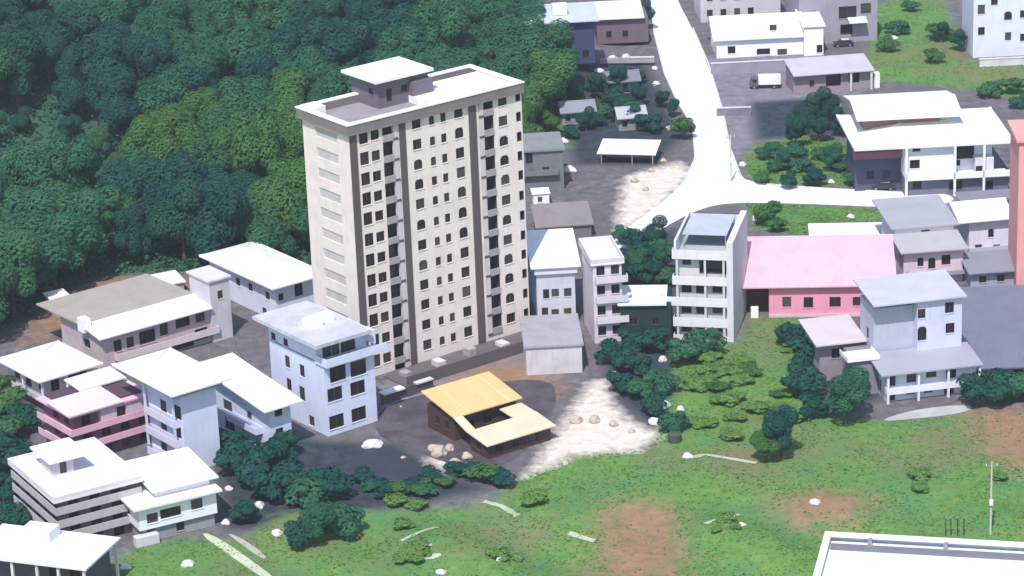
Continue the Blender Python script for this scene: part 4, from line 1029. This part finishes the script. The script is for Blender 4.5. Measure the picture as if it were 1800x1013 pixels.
for i, (x, y, s, k) in enumerate([(1075,640,1.6,'dark'),(1100,650,1.7,'dark'),(1125,660,1.5,'dark'),(1092,690,1.5,'dark'),(1130,700,1.6,'teal'),(1160,690,1.8,'teal'),(1150,730,1.4,'dark'),(1185,760,1.5,'teal'),(1200,640,2.0,'teal'),(1240,625,2.1,'teal'),(1110,615,1.5,'dark'),(1150,618,1.8,'dark')]):
    shrub(x, y, s, k, 'dark teal bush in the overgrown lot right of the tower yard', 'bushes of the overgrown lot')
for i, (x, y, s, k) in enumerate([(1420,650,2.2,'dark'),(1450,640,2.2,'dark'),(1480,650,2.1,'dark'),(1410,700,2.2,'dark'),(1440,615,2.0,'teal'),(1510,660,1.6,'dark'),(1500,700,1.6,'dark'),(1395,610,1.8,'dark'),(1430,735,1.6,'dark')]):
    shrub(x, y, s, k, 'dark bush in the thicket left of the lavender house', 'bushes of the dark thicket')
for i, (x, y, s, k) in enumerate([(420,830,2.2,'dark'),(450,850,2.4,'dark'),(405,800,1.8,'dark'),(480,830,2.2,'dark'),(470,880,2.0,'dark'),(510,870,2.0,'dark'),(430,920,1.4,'dark'),(545,890,2.2,'teal'),(580,880,2.0,'dark'),(500,800,1.6,'dark')]):
    shrub(x, y, s, k, 'dark blue green bush below the low blue house', 'bushes below the low blue house')
for i, (x, y, s, k) in enumerate([(20,830,2.4,'dark'),(5,780,2.2,'teal'),(15,730,2.0,'green'),(40,760,1.8,'dark'),(10,880,2.0,'dark'),(25,930,1.6,'dark'),(-5,700,1.8,'green')]):
    shrub(x, y, s, k, 'bush along the left edge of the photo beside the stacked houses', 'bushes at the left edge')
for i in range(24):
    x, y = random.uniform(660, 1780), random.uniform(835, 1000)
    if 1040 < x < 1210 and y > 870 or (x > 1380 and y > 900) or y < 860 and x < 980: continue
    shrub(x, y, random.uniform(.5, 1.5), random.choice(['lime', 'lime', 'green']), 'low green bush scattered on the open grassy slope', 'bushes on the open slope', .6)
for i in range(30):
    x, y = random.uniform(1190, 1400), random.uniform(600, 780)
    shrub(x, y, random.uniform(.7, 1.5), random.choice(['green', 'lime', 'lime', 'lime']), 'leafy bush on the slope below the grey balcony building', 'bushes below the grey building', .55)
for i, (x, y) in enumerate([(1560,90),(1580,60),(1650,70),(1740,170),(1780,165),(1790,190),(1640,110),(1600,20)]):
    shrub(x, y, random.uniform(1.3, 2), 'teal' if i % 2 else 'green', 'green bush on the bank below the top right white block', 'bushes of the top right bank', .9)
treepx(1685, 90, .5, 'dark', 'dark tree against the left side of the top right white block'); treepx(1655, 75, .45, 'dark', 'smaller dark tree left of the top right white block')
for i, (x, y, s, k) in enumerate([(935,215,.6,'green'),(965,235,.55,'green'),(985,180,.6,'teal')]): treepx(x, y, s, k, 'bright green tree in the gap right of the tower roof', 'trees right of the tower roof')
for i, (x, y, s) in enumerate([(1010,190,.6),(1050,175,.55),(1085,165,.6),(1120,185,.5),(1030,230,.5),(1110,225,.5),(1085,215,.45)]): treepx(x, y, s, 'dark', 'dark tree in the grove between the tower and the upper road', 'trees of the grove by the upper road')

# ================================================================== small things
ROCKM = paint((.66, .64, .65), .35, 'pale_stone')
def rock_mesh():
    import bmesh
    bm = bmesh.new(); bmesh.ops.create_icosphere(bm, subdivisions=3, radius=1); o = Vector((random.uniform(0, 50), 3, 7))
    for v in bm.verts: v.co *= 1+.38*noise.noise(v.co*1.1+o)+.12*noise.noise(v.co*3+o); v.co.z *= .75
    me = bpy.data.meshes.new('boulder'); bm.to_mesh(me); bm.free(); me.materials.append(ROCKM); return me
RM = [rock_mesh() for _ in range(4)]
TAN = paint((.46, .38, .32), .4, 'tan_stone'); RT = [m.copy() for m in RM]
for m in RT: m.materials[0] = TAN
def boulder(px, py, s, label, group=None, fx=1.):
    p = at(px, py); o = bpy.data.objects.new('boulder', random.choice(RT if group and ('yellow' in group or 'sand' in group) else RM)); COL.objects.link(o); o.location = (p.x, p.y, p.z+s*.35)
    s *= .85; o.scale = (s*fx, s, s); o.rotation_euler = (0, 0, random.uniform(-.4, .4)); tag(o, label, 'boulder', group)
boulder(1097, 45, 1.3, 'large white boulder at the top left road edge beside the dark tree')
boulder(1077, 105, 1.0, 'left of two white boulders in front of the stone terrace', fx=1.0); boulder(1100, 104, 1.1, 'right of two white boulders in front of the stone terrace')
boulder(1052, 127, .8, 'flat white boulder below the stone terrace', fx=1.7)
for x, y, s in ((1151,122,.7),(1153,150,.9),(1178,228,1.0)): boulder(x, y, s, 'pale boulder on the left verge of the steep upper road', 'boulders on the road verge')
for x, y, s in ((1167,285,.7),(1145,302,.7),(1115,320,.9),(1135,335,.7)): boulder(x, y, s, 'pale boulder on the sandy bank inside the road bend', 'boulders on the sandy bank')
boulder(1003, 303, 1.2, 'white boulder between the tower and the road shed, larger of two', fx=1.2); boulder(992, 252, 1.0, 'white boulder behind the grey house by the tower')
for x, y, s in ((1125,655,1.2),(1160,690,.9),(1168,715,1.0),(1080,660,.7),(1180,745,1.1),(1150,745,1.0),(1165,635,.8),(1105,645,.8),(1196,722,.7),(1140,665,1.0)): boulder(x, y, s, 'pale rubble lump in the overgrown lot right of the tower yard', 'rubble in the overgrown lot')
for x, y, s in ((1045,742,1.0),(1078,748,.8),(1012,742,1.1),(1110,760,.6)): boulder(x, y, s, 'pale rubble lump on the bright sand heap', 'rubble on the sand heap')
for x, y, s in ((772,800,1.4),(800,818,1.1),(790,792,.9),(822,806,.9),(762,792,1.0)): boulder(x, y, s, 'pale rubble lump in front of the yellow-roofed house', 'rubble by the yellow house')
for x, y, s in ((455,893,.9),(430,905,.7),(402,862,.7),(487,940,.8),(398,922,.7)): boulder(x, y, s, 'white boulder among the dark bushes at the lower village edge', 'boulders at the lower village edge')
for x, y, s in ((222,1000,.7),(330,995,.8),(775,1008,.6),(880,985,.6),(910,985,.6),(1432,886,.7),(1305,925,.5),(1210,805,.7)): boulder(x, y, s, 'pale stone lying in the grass of the open slope', 'stones on the open slope', 1.3)
boulder(1305, 292, .8, 'pale boulder at the garden corner above the road junction'); boulder(1462, 322, .7, 'white boulder among the bushes above the level side road'); boulder(1495, 384, .8, 'white boulder on the grass below the level side road'); boulder(1362, 432, 1.1, 'white upright stone behind the left end of the pink bungalow roof'); boulder(1330, 388, .9, 'white stone at the back of the grey balcony building'); boulder(1472, 190, 1.0, 'white boulder in front of the left eave of the villa'); boulder(1702, 600, 1.0, 'round white stone between the lavender house and slate roof'); boulder(1570, 70, .9, 'pale boulder on the top right bank', fx=1.4)
def truck():
    p = at(1318, 158); t = thing('box_truck', 'small white box truck with dark cab parked below the white villa', 'truck', p, R(-3))
    b = MB(); b.box(1.75, 6.2, 0, 2.1, .95, 2.65); b.build('cargo_box', WHITE, t)
    b = MB(); b.hexa([(0,.05,.6),(1.7,.05,.6),(1.7,2.05,.6),(0,2.05,.6)], [(.35,.1,2.2),(1.7,.1,2.2),(1.7,2.0,2.2),(.35,2.0,2.2)]); c = b.build('cab', paint((.10, .10, .13), .2, 'truck_paint'), t)
    g = MB(); g.poly([(.55,.055,1.45),(1.4,.055,1.45),(1.4,.085,2.05),(.6,.085,2.05)]); g.build('side_window', glass(), c)
    b = MB(); b.box(.3, 6.1, .5, 1.6, .55, .94); b.build('chassis', DARKP, t)
    for x in (.95, 4.9):
        for y in (.05, 1.8):
            m = MB(); m.tube((x, y, .42), (x, y+.28, .42), .42, .42, 16); wv = m.build('wheel', DARKP, t); m = MB(); m.tube((x, y-.012, .42), (x, y+.292, .42), .2, .2, 12); m.build('rim', METAL, wv)
truck()
def tank(px, py, r, h, m, label):
    p = at(px, py); t = thing('water_tank', label, 'tank', p); b = MB(); b.tube((0, 0, 0), (0, 0, h), r, r, 20); b.build('body', m, t); b = MB(); b.tube((0, 0, h), (0, 0, h+.3*r), r*.98, r*.3, 20); b.build('lid', m, t)
tank(1388, 462, 1.5, 3.2, paint((.085, .06, .07), .3, 'brown_plastic'), 'dark brown round water tank behind the pink bungalow roof'); tank(152, 1030, .1, .1, METAL, 'x') if False else None
tank(1186, 776, 1.0, 1.2, paint((.05, .08, .05), .3, 'green_plastic'), 'dark green round tank at the edge of the grassy slope')
def pole(px, py, h, label):
    p = at(px, py); t = thing('utility_pole', label, 'utility pole', p)
    b = MB(); b.tube((0, 0, -.3), (0, 0, h), .16, .11, 10); b.build('post', paint((.52, .52, .45), .3), t); b = MB(); b.box(-.8, .8, -.06, .06, h-.6, h-.45); b.build('crossarm', METAL, t)
    for x in (-.7, .7): b = MB(); b.tube((x, 0, h-.45), (x, 0, h-.2), .06, .04, 8); b.build('insulator', WHITE, t)
    b = MB(); b.tube((.0, -.2, h*.42), (.0, -.2, h*.42+.7), .28, .28, 12); b.build('junction_box', WHITE, t)
pole(1741, 940, 10.5, 'pale concrete utility pole on the slope above the warehouse roof'); pole(1285, 320, 9.0, 'utility pole at the inside corner of the road junction')
for i, x in enumerate((1662, 1671, 1683, 1694)):
    p = at(x, 942); t = thing('fence_post', 'thin dark fence post above the warehouse roof edge', 'fence post', p, 0, 'fence posts by the warehouse'); b = MB(); b.tube((0, 0, -.2), (0, 0, 2.6), .08, .07, 6); b.build('post', DARKP, t); b = MB(); b.box(-.12, .12, -.12, .12, 2.6, 2.7); b.build('cap', METAL, t)
def tarp():
    P = [at(*q) for q in ((600, 838), (640, 788), (700, 790), (760, 832), (700, 850), (640, 852))]; c = sum(P, Vector())/len(P)
    mb = MB(); n = 14; rings = []
    import itertools
    bd = smooth_poly([(p.x, p.y) for p in P], 2); m = len(bd)
    for k in range(6):
        f = 1-k/5.5; rings.append([(c.x+(q.x-c.x)*f, c.y+(q.y-c.y)*f, c.z+.05+.9*(1-f**2.2)+.5*noise.noise((q.x*f*.8, q.y*f*.8, k*.3))*(k > 0)) for q in bd])
    mb.v = list(itertools.chain(*rings)); 
    for k in range(5):
        for j in range(m): mb.f.append((k*m+j, k*m+(j+1) % m, (k+1)*m+(j+1) % m, (k+1)*m+j)); mb.m.append(0)
    mb.f.append(tuple(5*m+j for j in range(m))); mb.m.append(0)
    tag(mb.build('tarpaulin', paint((.032, .038, .058), .4, 'blue_tarpaulin', .6), smooth=True), 'dark blue tarpaulin mound in the yard below the blue annex', 'tarpaulin')
tarp()
boulder(655, 786, 1.1, 'white covered heap between the blue annex and dark tarpaulin', fx=1.7)

def ribbon(pts, wd, m, lift=.10):
    P = [at(*p) for p in pts]; n = 10; Q = []
    for i in range(n+1):
        f = i/n*(len(P)-1); k = min(int(f), len(P)-2); Q.append(P[k].lerp(P[k+1], f-k))
    mb = MB(); prev = None
    for i, q in enumerate(Q):
        d = (Q[min(i+1, n)]-Q[max(i-1, 0)]); d.z = 0; d.normalize(); s = Vector((-d.y, d.x, 0))*wd*(.7+.5*noise.noise(q))
        a, b = q-s, q+s; a.z = float(height(a.x, a.y))+lift; b.z = float(height(b.x, b.y))+lift
        if prev: mb.poly([prev[0], a, b, prev[1]])
        prev = (a, b)
    o = mb.build('footpath', m); o['kind'] = 'structure'
for pts in ([(705,952),(735,938),(768,928)], [(850,882),(880,890),(910,908)], [(1205,808),(1240,800),(1330,815)], [(735,985),(775,976)], [(1000,938),(1045,952)], [(720,972),(760,958)], [(1240,922),(1300,905)]):
    ribbon(pts, .55, concrete('path_gravel', (.42, .47, .33), (.25, .33, .18)))
def car(px, py, ang, label):
    p = at(px, py); t = thing('parked_car', label, 'car', p, R(ang)); PM = paint((.035, .04, .055), .1, 'car_paint', .35)
    b = MB(); prof = [(0,.3),(0,.75),(.15,.9),(1.1,.98),(3.9,.98),(4.2,.85),(4.25,.35)]
    i = len(prof); b.v = [(x, .0, z) for x, z in prof]+[(x, 1.7, z) for x, z in prof]
    b.f = [tuple(range(i)), tuple(reversed(range(i, 2*i)))]+[(k, i+k, i+(k+1) % i, (k+1) % i) for k in range(i)]; b.m = [0]*len(b.f); b.build('body', PM, t)
    b = MB(); b.hexa([(1.0,.08,.985),(3.8,.08,.985),(3.8,1.62,.985),(1.0,1.62,.985)], [(1.6,.2,1.45),(3.3,.2,1.45),(3.3,1.5,1.45),(1.6,1.5,1.45)]); b.build('windows', glass(), t)
    b = MB(); b.box(1.62, 3.28, .22, 1.48, 1.453, 1.5); b.build('roof', paint((.5, .52, .56), .1, 'car_paint'), t)
    for x in (.8, 3.4):
        for y in (-.03, 1.53):
            m = MB(); m.tube((x, y, .32), (x, y+.2, .32), .32, .32, 14); wv = m.build('wheel', DARKP, t); m = MB(); m.tube((x, y-.012, .32), (x, y+.212, .32), .17, .17, 10); m.build('rim', METAL, wv)
    for y in (.2, 1.2): m = MB(); m.box(-.03, .02, y, y+.3, .55, .7); m.build('headlight', WHITE, t)
car(1532, 336, -4, 'dark car with pale roof parked where the level side road meets the villa')
car(1466, 84, 2, 'dark car parked under the awning of the grey purple block')
def retaining(bl, rx, ang, h, c, label):
    S = Site(bl, rx, ang); t = S.thing('retaining_wall', label, 'wall'); b = MB(); b.box(0, S.w, 0, .5, 0, h); b.build('wall', paint(c, .45), t)
    b = MB(); b.box(-.05, S.w+.05, -.08, .6, h, h+.15); b.build('coping', PALEC, t)
retaining((1250, 132), 1388, 2, 2.3, (.30, .28, .34), 'lavender grey retaining wall below the white villa')
retaining((1260, 205), 1320, -3, 1.6, (.20, .19, .23), 'short grey retaining wall on the right of the steep upper road')
retaining((1330, 470), 1420, -3, 2.2, (.14, .12, .14), 'dark brown wall behind the pink bungalow roof')

# ================================================================== haze
def haze():
    b = MB(); b.box(-700, 700, -560, 700, -6, 190); o = b.build('haze', []); o['kind'] = 'stuff'
    m = bpy.data.materials.new('haze_air'); m.use_nodes = True; nt = m.node_tree; nt.nodes.remove(nt.nodes['Principled BSDF'])
    v = nt.nodes.new('ShaderNodeVolumePrincipled'); v.inputs['Color'].default_value = (.86, .92, 1, 1); v.inputs['Density'].default_value = HAZE; v.inputs['Anisotropy'].default_value = .2
    nt.links.new(v.outputs[0], nt.nodes['Material Output'].inputs['Volume']); o.data.materials.append(m)
HAZE = .00013
haze()

for i, (x, y, s) in enumerate([(1100,430,1.6),(1118,445,1.9),(1140,470,1.9),(1160,455,1.7),(1100,478,1.6),(1125,500,1.7),(1172,500,1.6),(1105,500,1.3)]):
    shrub(x, y, s, 'dark' if i % 3 else 'teal', 'dark bush in the thicket between the road bend and the pale flat roof', 'bushes of the thicket below the road bend')
for i in range(13):
    x, y = random.uniform(990, 1165), random.uniform(128, 245)
    if x > 1120+(y-128)*.35: continue
    shrub(x, y, random.uniform(1.2, 2.2), 'dark' if i % 4 else 'teal', 'dark bush under the grove between the tower and the upper road', 'bushes of the grove by the upper road', .8)
for i, (x, y, s) in enumerate([(1420,225,.7),(1455,215,.75),(1480,240,.6),(1398,240,.5)]): treepx(x, y, s, 'dark', 'dark tree in the clump above the garden left of the villa', 'trees of the clump by the villa')
for i, (x, y, s) in enumerate([(1365,300,1.6),(1410,300,1.8),(1450,280,1.7),(1400,275,1.6),(1480,300,1.6),(1360,265,1.3)]): shrub(x, y, s, 'teal', 'teal bush in the garden left of the villa', 'teal bushes of the villa garden', .7)

for i in range(13):
    x = 640+i*20+random.uniform(-8, 8); y = 852+18*math.sin(i*.5)+random.uniform(-10, 10)
    shrub(x, y, random.uniform(.9, 1.9), ('dark', 'teal', 'dark', 'green')[i % 4], 'dark bush along the lower edge of the yard below the yellow-roofed house', 'bushes along the lower yard edge', .7)
for i in range(22):
    x, y = random.uniform(680, 1000), random.uniform(690, 830)
    if 745 < x < 985 and 655 < y < 815: continue
    boulder(x, y, random.uniform(.25, .6), 'small grey brown lump of rubble on the dark yard around the yellow-roofed house', 'rubble by the yellow house yard')
